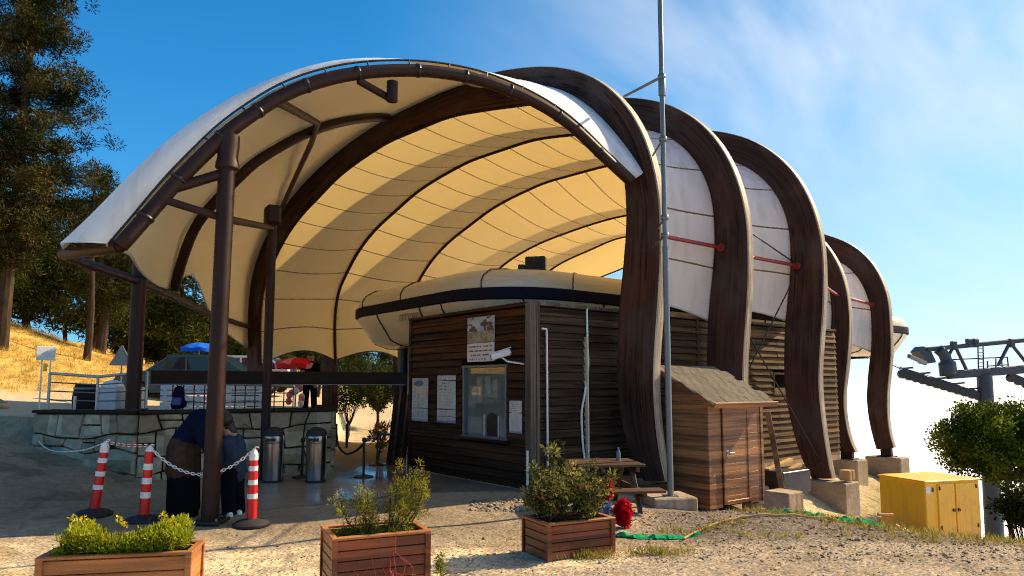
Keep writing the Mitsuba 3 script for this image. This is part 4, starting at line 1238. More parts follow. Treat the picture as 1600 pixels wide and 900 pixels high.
part(dk, 'handle', tube([shp(.40, -.06, .80), shp(.40, -.09, .80), shp(.50, -.09, .80)], .016, 10), 'pale_metal', True)
part(dk, 'lock_plate', cbox(shp(.40, -.053, .80), (.05, .008, .1), [SU, SV, ZZ]), 'pale_metal')
for u in (.004, WS - .004):
    part(shed, 'gable', trimesh.convex.convex_hull(A([shp(u + e_, v_, z_) for e_ in (-.012, .012) for v_, z_ in ((.03, HS), (DS - .02, HS), (DS - .02, HBk + .02), (.03, HS + .03))])), 'shed_wood')
# roof: boards and shingle courses
slope = unit(SV * (DS + .3) + ZZ * (HBk - HS + .12))
rn = unit(np.cross(SU, slope))
ro = shp(-.12, -.22, HS - .03)
rl_ = (DS + .36) / slope[:2].dot(SV[:2])
roof = part(shed, 'roof', cbox(ro + SU * (WS + .24) / 2 + slope * rl_ / 2, (WS + .24, rl_, .03), [SU, slope, rn], .004), 'shed_wood')
part(shed, 'fascia', cbox(ro + SU * (WS + .24) / 2 - slope * .01 + rn * .002, (WS + .26, .03, .085), [SU, slope, rn], .004), 'shed_wood')
part(shed, 'fascia', cbox(ro + SU * -.012 + slope * rl_ / 2, (.03, rl_, .085), [SU, slope, rn], .004), 'shed_wood')
for r in range(7):
    n_ = 8
    for c in range(n_):
        w_ = (WS + .26) / n_
        cx_ = -.01 + (c + .5) * w_ + (.5 * w_ if r % 2 else 0) - (.25 * w_)
        part(roof, 'shingle', cbox(ro + SU * cx_ + slope * (r + .5) * rl_ / 7 + rn * (.026 + .004 * rng.uniform()), (w_ - .008, rl_ / 7 + .035, .012), [SU, unit(slope + rn * .05), unit(rn - slope * .05)], .003), 'shingle')
for u in (.15, WS - .15):
    part(shed, 'foot_block', cbox(shp(u, .12, -.12), (.2, .2, .2), [SU, SV, ZZ], .012), 'concrete')
single('concrete_block', cbox((4.16, 11.0, -.36), (.42, .42, .66), rz(38), .015), 'concrete', 'pale concrete block standing right beside the tool shed', 'concrete block')
# board leaning on the shed and loose timbers behind it
single('leaning_plank', bar(A([4.42, 11.75, -.10]), A([4.16, 11.55, 1.15]), .025, .09, up=(.8, -.6, 0)), 'grey_post', 'weathered plank leaning against the far side of the tool shed', 'plank')
for i, (p, q) in enumerate([((1198, 735, 12.6), (1236, 718, 13.2)), ((1222, 741, 12.7), (1250, 726, 13.1))]):
    single('timber_offcut', bar(pix(*p), pix(*q), .09, .06), 'raw_wood', ['pale sawn timber propped behind the shed, the longer and left one', 'pale sawn timber propped behind the shed, the shorter and right one'][i], 'timber', 'pale timber offcuts behind the shed')
single('rubbish_crate', roundbox(A([4.85, 12.75, -.12]), (.9, .5, .42), .04, [U, V, ZZ]), 'black_metal', 'dark crate between the tool shed and the third pedestal', 'crate', smooth=30)

# ------------------------------------------------------------------ yellow cabinet
yc = thing('electric_cabinet', 'yellow two-door electrical cabinet on the slope right of the ribs', 'cabinet')
Y0 = A([5.47, 9.5, 0.0])
YX = unit([.95, .31, 0])
YY = A([-YX[1], YX[0], 0])
YW, YD, YT, YB = .96, .76, .315, -.62


def yp(a, b, z):
    return Y0 + YX * a + YY * b + ZZ * z


part(yc, 'body', cbox(yp(YW / 2, YD / 2, (YT + YB) / 2 - .01), (YW, YD, YT - YB - .02), [YX, YY, ZZ], .012), 'yellow_paint')
part(yc, 'lid', cbox(yp(YW / 2, YD / 2, YT - .012), (YW + .03, YD + .03, .03), [YX, YY, ZZ], .01), 'yellow_paint')
for i, (a, b) in enumerate(((.20, .50), (.51, .94))):
    dd = part(yc, 'door', cbox(yp((a + b) / 2, -.008, -.06), (b - a - .008, .022, .66), [YX, YY, ZZ], .006), 'yellow_paint')
    hx = b - .04 if i == 0 else a + .04
    hn = part(dd, 'handle', tube([yp(hx, -.018, -.08), yp(hx, -.034, -.08)], .022, 12), 'black_metal', 30)
    hg = a + .03 if i == 0 else b - .06
    for z in (.22, -.3):
        part(dd, 'hinge', cbox(yp(hg, -.022, z), (.022, .018, .055), [YX, YY, ZZ], .004), 'black_metal')
part(yc, 'sticker', cbox(yp(.05, -.003, .20), (.075, .004, .085), [YX, YY, ZZ], .001), 'white_plastic')
part(yc, 'vent', cbox(yp(.13, -.004, .20), (.03, .006, .06), [YX, YY, ZZ], .001), 'black_metal')

# ------------------------------------------------------------------ planters
PLANT = []


def planter(name, corner, yaw, L, Wd, H, rows, mat, label, zb=0.0):
    t = thing(name, label, 'planter', 'wooden planters on the forecourt')
    ax = rz(yaw)
    ex, ey = ax[0], ax[1]
    c = A([corner[0], corner[1], zb])
    g = lambda a, b, z: c + ex * a + ey * b + ZZ * z
    rng = np.random.default_rng(int(abs(corner[0]) * 100))
    h = (H - .03) / rows
    for r in range(rows):
        z = .012 + (r + .5) * h
        j = lambda: rng.uniform(-.002, .002)
        part(t, 'plank', cbox(g(L / 2, .014 + j(), z), (L - .02, .024, h - .006), ax, .004), mat)
        part(t, 'plank', cbox(g(L / 2, Wd - .014 + j(), z), (L - .02, .024, h - .006), ax, .004), mat)
        part(t, 'plank', cbox(g(.014 + j(), Wd / 2, z), (.024, Wd - .06, h - .006), ax, .004), mat)
        part(t, 'plank', cbox(g(L - .014 + j(), Wd / 2, z), (.024, Wd - .06, h - .006), ax, .004), mat)
    for a in (.012, L - .012):
        for b in (.0, Wd):
            part(t, 'corner_batten', cbox(g(a, b + (.012 if b else -.004), H / 2), (.045, .03, H), ax, .004), mat)
    for p, q in (((-.015, .01), (L + .015, .01)), ((-.015, Wd - .01), (L + .015, Wd - .01))):
        part(t, 'rim', bar(g(*p, H), g(*q, H), .055, .022), 'planter_light')
    for a in (.01, L - .01):
        part(t, 'rim', bar(g(a, .04, H + .0), g(a, Wd - .04, H + .0), .055, .021), 'planter_light')
    part(t, 'soil', cbox(g(L / 2, Wd / 2, H - .07), (L - .06, Wd - .06, .05), ax, .01), 'soil')
    return g, ax


g1, ax1 = planter('wooden_planter', (-3.21, 4.90), 11, .97, .36, .42, 4, 'planter_light', 'lightest wooden planter, at the bottom left corner, full of yellow-green sedum', 0)
g2, ax2 = planter('wooden_planter', (-1.36, 5.50), 24, .76, .52, .42, 5, 'planter_wood', 'red-brown wooden planter at bottom centre with straggly twigs')
g3, ax3 = planter('wooden_planter', (0.32, 6.50), 27, .72, .46, .335, 4, 'planter_wood', 'red-brown wooden planter nearest the booth, with a bushy dark shrub')


def plant_thing(name, label, items, stems=None, kind=None):
    t = thing(name, label, 'plant')
    if stems:
        part(t, 'stem', cat(stems), 'bark', 30)
    m, c = join_cards(items)
    part(t, 'foliage', m, 'leaf', False, color=c)
    return t


rng = np.random.default_rng(21)
# planter 1: dense low yellow-green cushion
cen = []
for k in range(560):
    a, b = rng.uniform(.10, .90), rng.uniform(.03, .33)
    hh = (.075 + .145 * meshkit.noise(A([a * 5.5, b * 4, 1.0])) + .05 * math.sin(a * 9)) * min(1, 5 * min(a - .05, .95 - a) + .45)
    cen.append(g1(a, b, .40 + hh * rng.uniform(.25, 1.0)))
cen = A(cen)
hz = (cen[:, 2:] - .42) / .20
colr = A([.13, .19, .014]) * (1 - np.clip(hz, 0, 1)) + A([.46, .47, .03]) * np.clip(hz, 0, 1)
st = [tube([g1(a, b, .36), g1(a + rng.normal() * .02, b, .36 + rng.uniform(.12, .27))], [.004, .002], 4, False) for a, b in zip(rng.uniform(.1, .86, 60), rng.uniform(.05, .3, 60))]
fl1 = [g1(a, .15, .61 + rng.uniform(-.02, .05)) for a in (.15, .22, .44, .48, .74, .79)]
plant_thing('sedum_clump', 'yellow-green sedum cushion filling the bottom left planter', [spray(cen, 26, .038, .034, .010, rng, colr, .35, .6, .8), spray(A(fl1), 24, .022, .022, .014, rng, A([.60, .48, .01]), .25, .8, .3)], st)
# planter 2: straggly juniper-like twigs
stems, cen, cen_t = [], [], []
for (a, b, h, lx, ly) in [(.44, .2, .36, .16, .0), (.50, .22, .46, .25, .05), (.44, .15, .34, .06, .1), (.36, .2, .36, -.06, 0), (.33, .2, .30, -.24, .05), (.56, .2, .33, .18, -.03), (.40, .25, .30, -.14, .08), (.50, .25, .54, .17, .05), (.48, .1, .25, .05, -.05), (.58, .3, .42, .16, .05), (.52, .2, .40, .22, -.08), (.46, .18, .44, .08, .02), (.36, .2, .24, -.10, -.08)]:
    b0 = g2(a, b, .37)
    tip = b0 + ax2[0] * lx + ax2[1] * ly + ZZ * h
    midp = b0 * .5 + tip * .5 + ax2[0] * lx * .25 - ZZ * .02
    stems.append(tube(resample([b0, midp, tip], 8), np.linspace(.009, .003, 8), 5, False))
    for q in range(17):
        f_ = .3 + .7 * (q + rng.uniform()) / 16
        c = (b0 * (1 - f_) ** 2 + 2 * midp * f_ * (1 - f_) + tip * f_ ** 2)
        off = rng.normal(size=3) * .06 * (1.2 - f_ * .6)
        stems.append(tube([c, c + off], [.003, .0015], 3, False))
        cen.append(c + off)
stems.append(tube([g2(.18, .12, .37), g2(.20, .13, .60)], [.006, .002], 5, False))
stems.append(tube([g2(.22, .1, .37), g2(.33, .12, .56), g2(.37, .14, .66)], [.006, .004, .002], 5, False))
cen = A(cen)
tone = rng.uniform(0, 1, (len(cen), 1))
colr = A([.035, .05, .012]) * (1 - tone) + A([.42, .38, .04]) * tone
ivy = A([g2(rng.uniform(.08, .68), rng.uniform(.05, .36), .385 + rng.uniform(0, .035)) for _ in range(90)])
plant_thing('straggly_shrub', 'sparse juniper-like shrub with bare twigs in the bottom centre planter', [spray(cen, 30, .035, .030, .006, rng, colr, .4, .9, .5), spray(ivy, 22, .03, .022, .014, rng, A([.13, .16, .02]), .4, .3, .6)], stems)
# planter 3: bushy shrub
stems, cen = [], []
for k in range(34):
    b0 = g3(rng.uniform(.1, .62), rng.uniform(.12, .34), .29)
    a = rng.uniform(0, 2 * math.pi)
    h = rng.uniform(.26, .54)
    if k in (3, 4):
        h = .72
    tip = b0 + A([math.cos(a), math.sin(a), 0]) * rng.uniform(.08, .32) * (0.4 if k in (3, 4) else 1) + ZZ * h
    stems.append(tube([b0, b0 * .5 + tip * .5 + rng.normal(size=3) * .012, tip], [.008, .006, .003], 5, False))
    for q in range(10):
        f_ = rng.uniform(.35, 1.0)
        cen.append(b0 * (1 - f_) + tip * f_ + rng.normal(size=3) * .035)
cen = A(cen)
tone = rng.uniform(0, 1, (len(cen), 1)) ** 2
colr = A([.045, .058, .016]) * (1 - tone) + A([.40, .36, .11]) * tone
redc = cen[rng.integers(0, len(cen), 26)] + rng.normal(size=(26, 3)) * .02
plant_thing('bushy_shrub', 'dark bushy shrub with reddish shoot tips in the planter nearest the booth', [spray(cen, 20, .045, .050, .018, rng, colr, .4, .8, .3), spray(redc, 8, .02, .05, .018, rng, A([.34, .14, .05]), .3, .9, .4)], stems)
# little sprig and dead twigs in front
sb = pix(688, 897, 5.85)
plant_thing('weed_sprig', 'small green weed sprig on the gravel right of the centre planter', [spray(A([sb + ZZ * z + rng.normal(size=3) * .012 for z in np.linspace(-.01, .14, 14)]), 14, .022, .03, .012, rng, A([.15, .20, .02]), .3, .7, .7)], [tube([sb - ZZ * .06, sb + ZZ * .13], [.005, .002], 5)])
dt = []
for k in range(14):
    b0 = g2(.40 + rng.uniform(-.14, .2), -.08 + rng.uniform(-.03, .03), 0)
    q1 = b0 + A([rng.normal() * .05, -.0, rng.uniform(.1, .2)])
    q2 = q1 + A([rng.normal() * .06, rng.normal() * .02, rng.uniform(.03, .16)])
    dt.append(tube([b0, q1, q2], [.0035, .003, .0015], 4, False))
dt.append(tube([g2(.5, -.06, .0), g2(.56, -.05, .2), g2(.47, -.04, .30), g2(.48, -.02, .42)], [.004, .003, .003, .002], 4, False))
single('dry_twigs', cat(dt), 'red_paint', 'bare reddish dry twigs in front of the centre planter', 'plant')

# ------------------------------------------------------------------ delineator posts and chains
post_tops = []
for i, (bx, by, lean, label) in enumerate([(-4.90, 8.42, (.085, .02), 'red and white delineator post, leftmost of the three, leaning right'), (-4.24, 8.28, (.035, .0), 'red and white delineator post in the middle of the three'), (-2.95, 8.16, (-.0, 0), 'red and white delineator post right of the brown column')]):
    t = thing('delineator_post', label, 'bollard', 'red and white delineator posts')
    zb = gz1(bx, by)
    ax_ = unit(A([lean[0], lean[1], .8]))
    b = A([bx, by, zb])
    part(t, 'base', lathe([(.205, 0), (.205, .025), (.16, .055), (.075, .075), (.06, .085)], b, 28), 'rubber', 30)
    H_ = .80
    rad = lambda z: .058 - .012 * z / H_
    bands = [(.06, .30, 'r'), (.30, .355, 'w'), (.355, .455, 'r'), (.455, .51, 'w'), (.51, .61, 'r'), (.61, .665, 'w'), (.665, .73, 'r'), (.73, .80, 'w')]
    if i == 1:
        bands = [(.06, .27, 'r'), (.27, .34, 'w'), (.34, .43, 'r'), (.43, .50, 'w'), (.50, .59, 'r'), (.59, .66, 'w'), (.66, .80, 'r')]
    for z0_, z1_, c_ in bands:
        part(t, 'red_sleeve' if c_ == 'r' else 'white_band', tube([b + ax_ * z0_, b + ax_ * z1_], [rad(z0_) + (.002 if c_ == 'w' else 0), rad(z1_) + (.002 if c_ == 'w' else 0)], 20), 'red_plastic' if c_ == 'r' else 'white_plastic', 30)
    part(t, 'cap', tube([b + ax_ * .80, b + ax_ * .83, b + ax_ * .86], [.046, .036, .012], 16), 'white_plastic', 30)
    part(t, 'hook', tube([b + ax_ * .85, b + ax_ * .88 + A([.02, 0, 0]), b + ax_ * .87 + A([.05, 0, 0])], .008, 6), 'white_plastic', True)
    post_tops.append(b + ax_ * .85)


def chain(p, q, sagz, n, name, label, mats):
    t = thing(name, label, 'chain')
    f = np.linspace(0, 1, n + 1)
    P = p[None] * (1 - f)[:, None] + q[None] * f[:, None]
    P[:, 2] -= sagz * 4 * f * (1 - f)
    for i in range(n):
        a, b = P[i], P[i + 1]
        d = unit(b - a)
        s = unit(np.cross(d, ZZ)) if i % 2 else unit(np.cross(d, np.cross(d, ZZ)))
        w_ = np.linalg.norm(b - a)
        loop = [a - d * w_ * .12, a + s * .013 + d * w_ * .1, b + s * .013 - d * w_ * .1, b + d * w_ * .12, b - s * .013 - d * w_ * .1, a - s * .013 + d * w_ * .1, a - d * w_ * .12]
        part(t, 'link', tube(loop, .006, 5, False), mats[i % len(mats)], True)
    return t


chain(post_tops[1], post_tops[2], .30, 34, 'plastic_chain', 'white plastic chain hanging between the middle post and the right post', ['white_plastic'])
chain(post_tops[0], post_tops[1] + A([0, 0, .02]), .02, 16, 'barrier_chain', 'red and white chain between the left post and the middle post', ['white_plastic', 'red_plastic'])
tp_ = resample([A([-7.3, 11.0, .72]), A([-6.6, 10.2, .66]), A([-5.6, 9.2, .74]), post_tops[0]], 30)
single('barrier_tape', tube(tp_, .008, 5), 'white_plastic', 'thin white cord running from the left post back to the stone wall', 'cord', smooth=True)

# ------------------------------------------------------------------ stone wall
wall = thing('stone_wall', 'low wall of irregular stones with a dark coping, below the railing', 'wall')
rng = np.random.default_rng(33)


def stone_run(p, q, zt, seed, size=.36):
    p, q = A([*p, 0.0]), A([*q, 0.0])
    d = unit(q - p)
    L = np.linalg.norm(q - p)
    nrm = A([d[1], -d[0], 0])
    if nrm @ (A([0, 0, 0]) - p) < 0:
        nrm = -nrm
    zb = -.15
    core = cbox((p + q) / 2 - nrm * .17 + ZZ * (zt + zb) / 2, (L, .30, zt - zb), [d, np.cross(ZZ, d), ZZ], .004)
    part(wall, 'core', core, 'mortar')
    r = np.random.default_rng(seed)
    ny = 4
    hs = r.uniform(.75, 1.3, ny)
    zs = zb + np.r_[0, np.cumsum(hs / hs.sum())] * (zt - .004 - zb)
    wav = lambda j, x_: 0.0 if j in (0, ny) else .075 * (meshkit.noise(A([x_ * 1.9, j * 7.0, seed])) - .5) * 2
    polys = []
    for j in range(ny):
        xs = [0.0]
        while xs[-1] < L - size * .75:
            xs.append(xs[-1] + size * r.uniform(.65, 1.5))
        xs[-1] = L
        sl = r.uniform(-.05, .05, len(xs))
        sl[0] = sl[-1] = 0
        for k in range(len(xs) - 1):
            x0_, x1_ = xs[k], xs[k + 1]
            top_ = [(x_, zs[j + 1] + wav(j + 1, x_)) for x_ in np.linspace(x1_ + sl[k + 1], x0_ + sl[k], 4)]
            bot_ = [(x_, zs[j] + wav(j, x_)) for x_ in np.linspace(x0_ - sl[k], x1_ - sl[k + 1], 4)]
            pg = Polygon(bot_ + top_)
            if r.uniform() < .25 and x1_ - x0_ > size * .7:   # split some stones in two flat ones
                zm = (zs[j] + zs[j + 1]) / 2 + r.uniform(-.03, .03)
                polys += [pg.intersection(sbox(-1, -1, L + 1, zm)), pg.intersection(sbox(-1, zm, L + 1, 3))]
            else:
                polys.append(pg)
    for pg in polys:
        pg = pg.buffer(-.0085)
        if pg.is_empty or pg.geom_type != 'Polygon' or pg.area < .004:
            continue
        pg = pg.buffer(-.018).buffer(.018, quad_segs=2).simplify(.006)
        if pg.is_empty or pg.geom_type != 'Polygon':
            continue
        c0 = A(pg.exterior.coords)[:-1]
        c1 = A([(x_, z_) for x_, z_ in c0])
        cen = c0.mean(0)
        dep = r.uniform(.03, .065)
        lay = [(1.0, -.05), (1.0, dep * .5), (.93, dep * .9), (.75, dep * 1.05)]
        Vs, n_ = [], len(c0)
        for sc_, h_ in lay:
            for v in c0:
                w_ = cen + (v - cen) * sc_
                Vs.append(p + d * w_[0] + ZZ * w_[1] + nrm * (h_ + (.006 * r.normal() if sc_ < 1 else 0)))
        Vs.append(p + d * cen[0] + ZZ * cen[1] + nrm * dep * 1.08)
        F = []
        for l in range(len(lay) - 1):
            for i in range(n_):
                a_, b_ = l * n_ + i, l * n_ + (i + 1) % n_
                F += [[a_, b_, b_ + n_], [a_, b_ + n_, a_ + n_]]
        for i in range(n_):
            F.append([(len(lay) - 1) * n_ + i, (len(lay) - 1) * n_ + (i + 1) % n_, len(Vs) - 1])
        m = trimesh.Trimesh(Vs, F, process=False)
        if (m.face_normals[-1] @ nrm) < 0:
            m.invert()
        part(wall, 'stone', m, 'stone', 40)
    nco = max(2, int(L / .8))
    for i in range(nco):
        a, b = p + d * (L * i / nco + .004), p + d * (L * (i + 1) / nco - .004)
        part(wall, 'coping', bar(a - nrm * .13 + ZZ * (zt + .025), b - nrm * .13 + ZZ * (zt + .025), .44, .05, b=.012), 'mortar')


stone_run(W0, W1, 1.12, 1, .34)
stone_run(W1, W2, 1.12, 2, .32)
stone_run(W2, A([-3.75, 14.9]), 1.12, 3, .40)

# railing on the wall
rail = thing('railing', 'grey tube railing standing on the stone wall', 'railing')
rp = [A([-7.85, 12.0, 1.16]), A([-6.9, 11.78, 1.16]), A([-6.0, 11.62, 1.16])]
for a, b, dz in ((rp[0], rp[1], (.62, .56)), (rp[1], rp[2], (.56, .64))):
    part(rail, 'top_rail', tube([a + ZZ * dz[0], b + ZZ * dz[1]], .026, 10), 'pale_metal', True)
    for f_ in (.28, .52, .76):
        part(rail, 'rail', tube([a + ZZ * dz[0] * f_, b + ZZ * dz[1] * f_], .011, 8), 'galvanised', True)
for a, h_ in ((rp[0], .62), (rp[0] * .45 + rp[1] * .55, .24), (rp[1], .56), (rp[1] * .3 + rp[2] * .7, .6), (rp[2], .64)):
    part(rail, 'post', tube([a - ZZ * .05, a + ZZ * h_], .024, 10), 'pale_metal', True)
rail2 = thing('railing', 'darker bar railing behind the brown column, right of the tube railing', 'railing')
a, b = A([-5.75, 12.0, 1.16]), A([-4.0, 12.95, 1.16])
part(rail2, 'top_rail', tube([a + ZZ * .46, b + ZZ * .40], .022, 10), 'pale_metal', True)
for h_ in (.12, .28):
    part(rail2, 'rail', tube([a + ZZ * h_, b + ZZ * h_], .009, 6), 'black_metal', True)
for f_ in np.linspace(0, 1, 13):
    q = a * (1 - f_) + b * f_
    part(rail2, 'bar', tube([q, q + ZZ * (.46 - .06 * f_)], .011, 6), 'black_metal', True)
# timber beam at eye level from the booth to the left column
tb = thing('timber_beam', 'long dark timber beam at eye level from booth to the wall column', 'beam')
part(tb, 'beam', bar(A([-1.98, 13.25, 1.70]), A([-6.0, 11.75, 1.71]), .16, .23, b=.015), 'beam_wood')
part(tb, 'cover_strip', bar(A([-1.98, 13.12, 1.585]), A([-6.0, 11.62, 1.595]), .02, .02), 'galvanised')

# ------------------------------------------------------------------ bins, queue posts
for i, (x, label) in enumerate([(-3.86, 'stainless steel litter bin with black lid, left of the pair'), (-3.17, 'stainless steel litter bin with black lid, right of the pair')]):
    t = thing('litter_bin', label, 'bin', 'stainless litter bins')
    c = A([x, 11.55, slab])
    part(t, 'body', lathe([(.155, .03), (.158, .05), (.158, .62)], c, 40), 'stainless', 30)
    part(t, 'base_ring', lathe([(.165, 0), (.165, .035)], c, 32), 'rubber', 30)
    part(t, 'top_ring', lathe([(.162, .62), (.165, .64), (.165, .72), (.160, .74)], c, 32), 'stainless', 30)
    part(t, 'slot', cbox(c + A([0, -.155, .68]), (.16, .03, .05)), 'black_metal')
    part(t, 'lid', lathe([(.168, .74), (.168, .77), (.14, .83), (.07, .87), (.02, .88)], c, 32), 'rubber', 30)
for i, (x, y, h_, label) in enumerate([(-2.52, 12.15, .62, 'black queue post with a round base, in front of the booth'), (-2.62, 13.9, .62, 'black queue post behind the front one, near the path'), (-3.55, 12.1, .62, 'slim queue post between the two litter bins')]):
    t = thing('queue_post', label, 'queue post', 'black queue posts')
    c = A([x, y, slab])
    part(t, 'base', lathe([(.17, 0), (.165, .015), (.06, .04), (.022, .05)], c, 28), 'black_metal', 30)
    part(t, 'pole', tube([c + ZZ * .03, c + ZZ * h_], .022, 12), 'black_metal', True)
    part(t, 'head', lathe([(.03, 0), (.036, .02), (.036, .06), (.02, .075)], c + ZZ * (h_ - .03), 16), 'black_metal', 30)
q0, q1 = A([-2.52, 12.15, .62]), A([-2.62, 13.9, .62])
single('queue_belt', cat([bar(q0, q1, .008, .05), bar(q1, A([-2.0, 14.1, .6]), .008, .05)]), 'black_metal', 'black belt stretched between the two queue posts by the booth', 'belt')
rope = resample([A([-3.5, 14.2, .72]), A([-3.3, 13.6, .42]), A([-3.05, 13.1, .33]), A([-2.8, 12.6, .40]), A([-2.54, 12.2, .58])], 30)
single('queue_rope', tube(rope, .022, 8), 'black_metal', 'black rope sagging from the front queue post towards the wall end', 'rope', smooth=True)
for i, x in enumerate((-4.35, -4.08)):
    single('path_post', tube([A([x + .0, 17.6, 0]), A([x, 17.6, .62])], .035, 10), 'black_metal', ['thin dark post on the sunlit path, left one', 'thin dark post on the sunlit path, right one'][i], 'post', 'thin posts on the sunlit path', True)
# boards leaning at the booth's far left end, with a dry orange plant
for i in range(5):
    a = A([-2.10 - .08 * i, 13.75 + .05 * i, .03])
    single('leaning_board', bar(a, a + A([.03 + .10, .16, 1.30 + .06 * i]), .02, .11, up=(.7, -.7, 0)), 'table_wood' if i % 2 else 'beam_wood', ['dark board leaning at the booth end, the one closest to the booth', 'brown board leaning at the booth end, second from the booth', 'dark board leaning in the middle of five at the booth end', 'brown board leaning at the booth end, second from the left', 'dark board leaning at the booth end, the leftmost and tallest'][i], 'board', 'boards leaning at the booth end')
dp = A([-2.72, 14.6, .05])
plant_thing('dry_orange_plant', 'dry orange leaved plant beside the boards at the booth end', [spray(A([dp + A([rng.normal() * .12, rng.normal() * .1, rng.uniform(.25, .75)]) for _ in range(26)]), 16, .07, .12, .03, rng, A([.38, .15, .02]), .4, .8, .6)], [tube([dp, dp + A([.03, 0, .5])], .012, 6)])

# ------------------------------------------------------------------ picnic table, flower pot, footing clutter
pt = thing('picnic_table', 'wooden picnic table with attached benches in the shade of the booth', 'picnic table')
pc0, pax = A([1.20, 9.3, -0.08]), rz(8)
pp = lambda a, b, z: pc0 + pax[0] * a + pax[1] * b + ZZ * z
for i in range(5):
    part(pt, 'top_plank', cbox(pp(0, -.30 + .15 * i, .66), (.86, .14, .035), pax, .006), 'table_wood')
for sgn in (-1, 1):
    for i in range(2):
        part(pt, 'bench_plank', cbox(pp(.06, sgn * (.50 + .13 * i), .38), (1.05, .12, .035), pax, .006), 'table_wood')
    for a in (-.30, .30):
        part(pt, 'leg', bar(pp(a, sgn * .18, .64), pp(a, sgn * .62, .0), .05, .09, up=(0, sgn, .2)), 'table_wood')
for a in (-.34, .34):
    part(pt, 'cross_beam', bar(pp(a, -.62, .34), pp(a, .62, .34), .045, .09), 'table_wood')
    part(pt, 'top_batten', bar(pp(a, -.34, .61), pp(a, .34, .61), .045, .07), 'table_wood')
single('table_bottle', lathe([(.03, 0), (.03, .1), (.012, .14), (.012, .17)], pp(.22, .1, .678), 14), 'galvanised', 'small grey bottle standing on the picnic table', 'bottle', smooth=30)
fpz = A([1.03, 7.95, gz1(1.03, 7.95)])
pot = thing('flower_pot', 'blue flower pot half hidden behind the planter nearest the booth', 'flower pot')
part(pot, 'pot', lathe([(.11, 0), (.15, .22), (.165, .23), (.165, .26), (.15, .26), (.14, .2)], fpz + A([-.08, .05, 0]), 26), 'blue_plastic', 30)
part(pot, 'soil', lathe([(.135, .2), (.135, .205)], fpz + A([-.08, .05, 0]), 20), 'soil')
for i, (o, rx, rzz, label) in enumerate([(A([.02, .03, .42]), .07, .12, 'upper bunch of red flowers above the blue pot'), (A([.19, -.05, .16]), .09, .15, 'lower bunch of red flowers beside the blue pot, touching the ground')]):
    t = thing('red_flowers', label, 'flowers', 'bunches of red flowers')
    r = np.random.default_rng(40 + i)
    pts = r.normal(size=(120, 3))
    pts /= np.linalg.norm(pts, axis=1, keepdims=True)
    pts = fpz + o + pts * A([rx, rx, rzz]) * r.uniform(.55, 1, (120, 1))
    v, f, _ = spray(pts, 22, .02, .03, .022, r, A([.5, .0, .02]), .3, .6, .2)
    part(t, 'petals', trimesh.Trimesh(v, f, process=False), 'flower_red')
    part(t, 'stem', tube([fpz + A([-.08, .05, .2]), fpz + o], [.01, .006], 6), 'bark')
# nets, hoses, litter on the ground


def draped(pts, width, thick, seed, n=70):
    p = resample(pts, n)
    p[:, 2] = gz(p[:, 0], p[:, 1]) + .012
    r = np.random.default_rng(seed)
    d = np.gradient(p, axis=0)
    s = np.cross(d, ZZ)
    s /= np.linalg.norm(s, axis=1, keepdims=True)
    w_ = 13
    f = np.linspace(-.5, .5, w_)
    tq_ = np.linspace(0, 1, n)
    wid = width * (.35 + .65 * np.sin(np.pi * np.clip(tq_, .03, .97))) * (.8 + .4 * r.uniform(size=n))
    P = p[:, None] + s[:, None] * (f[None] * wid[:, None])[..., None]
    P[..., :2] += .10 * (np.stack([meshkit.fbm(P * A([7, 7, 0]) + seed, 3, seed), meshkit.fbm(P * A([7, 7, 0]) + seed + 9, 3, seed + 1)], -1) - .5)
    P[..., 2] = gz(P[..., 0], P[..., 1]) + .008 + 1.5 * thick * np.clip(meshkit.fbm(P * A([13, 13, 0]) + seed, 3, seed) - .25, 0, 1) * (.15 + .85 * np.cos(np.pi * f)[None])
    return grid_mesh(P)


single('green_net', draped([[.98, 7.55, 0], [1.25, 7.45, 0], [1.55, 7.42, 0], [1.95, 7.5, 0]], .14, .06, 3), 'green_net', 'green net crumpled on the gravel right of the red flowers', 'net', smooth=True)
single('green_net', draped([[3.05, 8.55, 0], [3.5, 8.35, 0], [3.95, 8.2, 0], [4.3, 8.1, 0]], .22, .08, 5), 'green_net', 'green net crumpled at the edge of the slope before the pedestals', 'net', smooth=True)
single('red_sheet', draped([[3.5, 9.35, 0], [4.0, 9.1, 0], [4.5, 8.85, 0], [5.0, 8.85, 0]], .26, .09, 7), 'red_plastic', 'red plastic sheet lying in front of the pedestals', 'sheet', smooth=True)
single('pink_sheet', draped([[4.75, 8.75, 0], [5.0, 8.7, 0], [5.3, 8.7, 0]], .22, .05, 11), 'grey_post', 'greyish crumpled sheet between the red sheet and the yellow cabinet', 'sheet', smooth=True)
hp = resample([[1.75, 7.35, 0], [2.1, 7.75, 0], [2.6, 8.05, 0], [3.2, 8.1, 0], [3.7, 8.15, 0]], 40)
hp[:, 2] = gz(hp[:, 0], hp[:, 1]) + .02
single('white_hose', tube(hp, .012, 8), 'raw_wood', 'pale hose curving over the gravel mound below the shed', 'hose', smooth=True)
hp = A([[5.35, 9.0, 0], [5.5, 9.02, 0], [5.62, 9.0, 0]])
hp[:, 2] = pix(1395, 805, 9.0)[2]
single('pale_pipe', tube(A([pix(1372, 804, 9.2), pix(1395, 804, 9.25)]), .02, 10), 'raw_wood', 'short pale pipe end beside the yellow cabinet', 'pipe', smooth=True)
lp = pix(1003, 855, 6.85)
single('litter_sheet', draped([[lp[0] - .09, lp[1], 0], [lp[0], lp[1] - .02, 0], [lp[0] + .1, lp[1] + .02, 0]], .14, .03, 13), 'white_plastic', 'crumpled white paper on the sand in front of the gravel mound', 'litter', smooth=True)
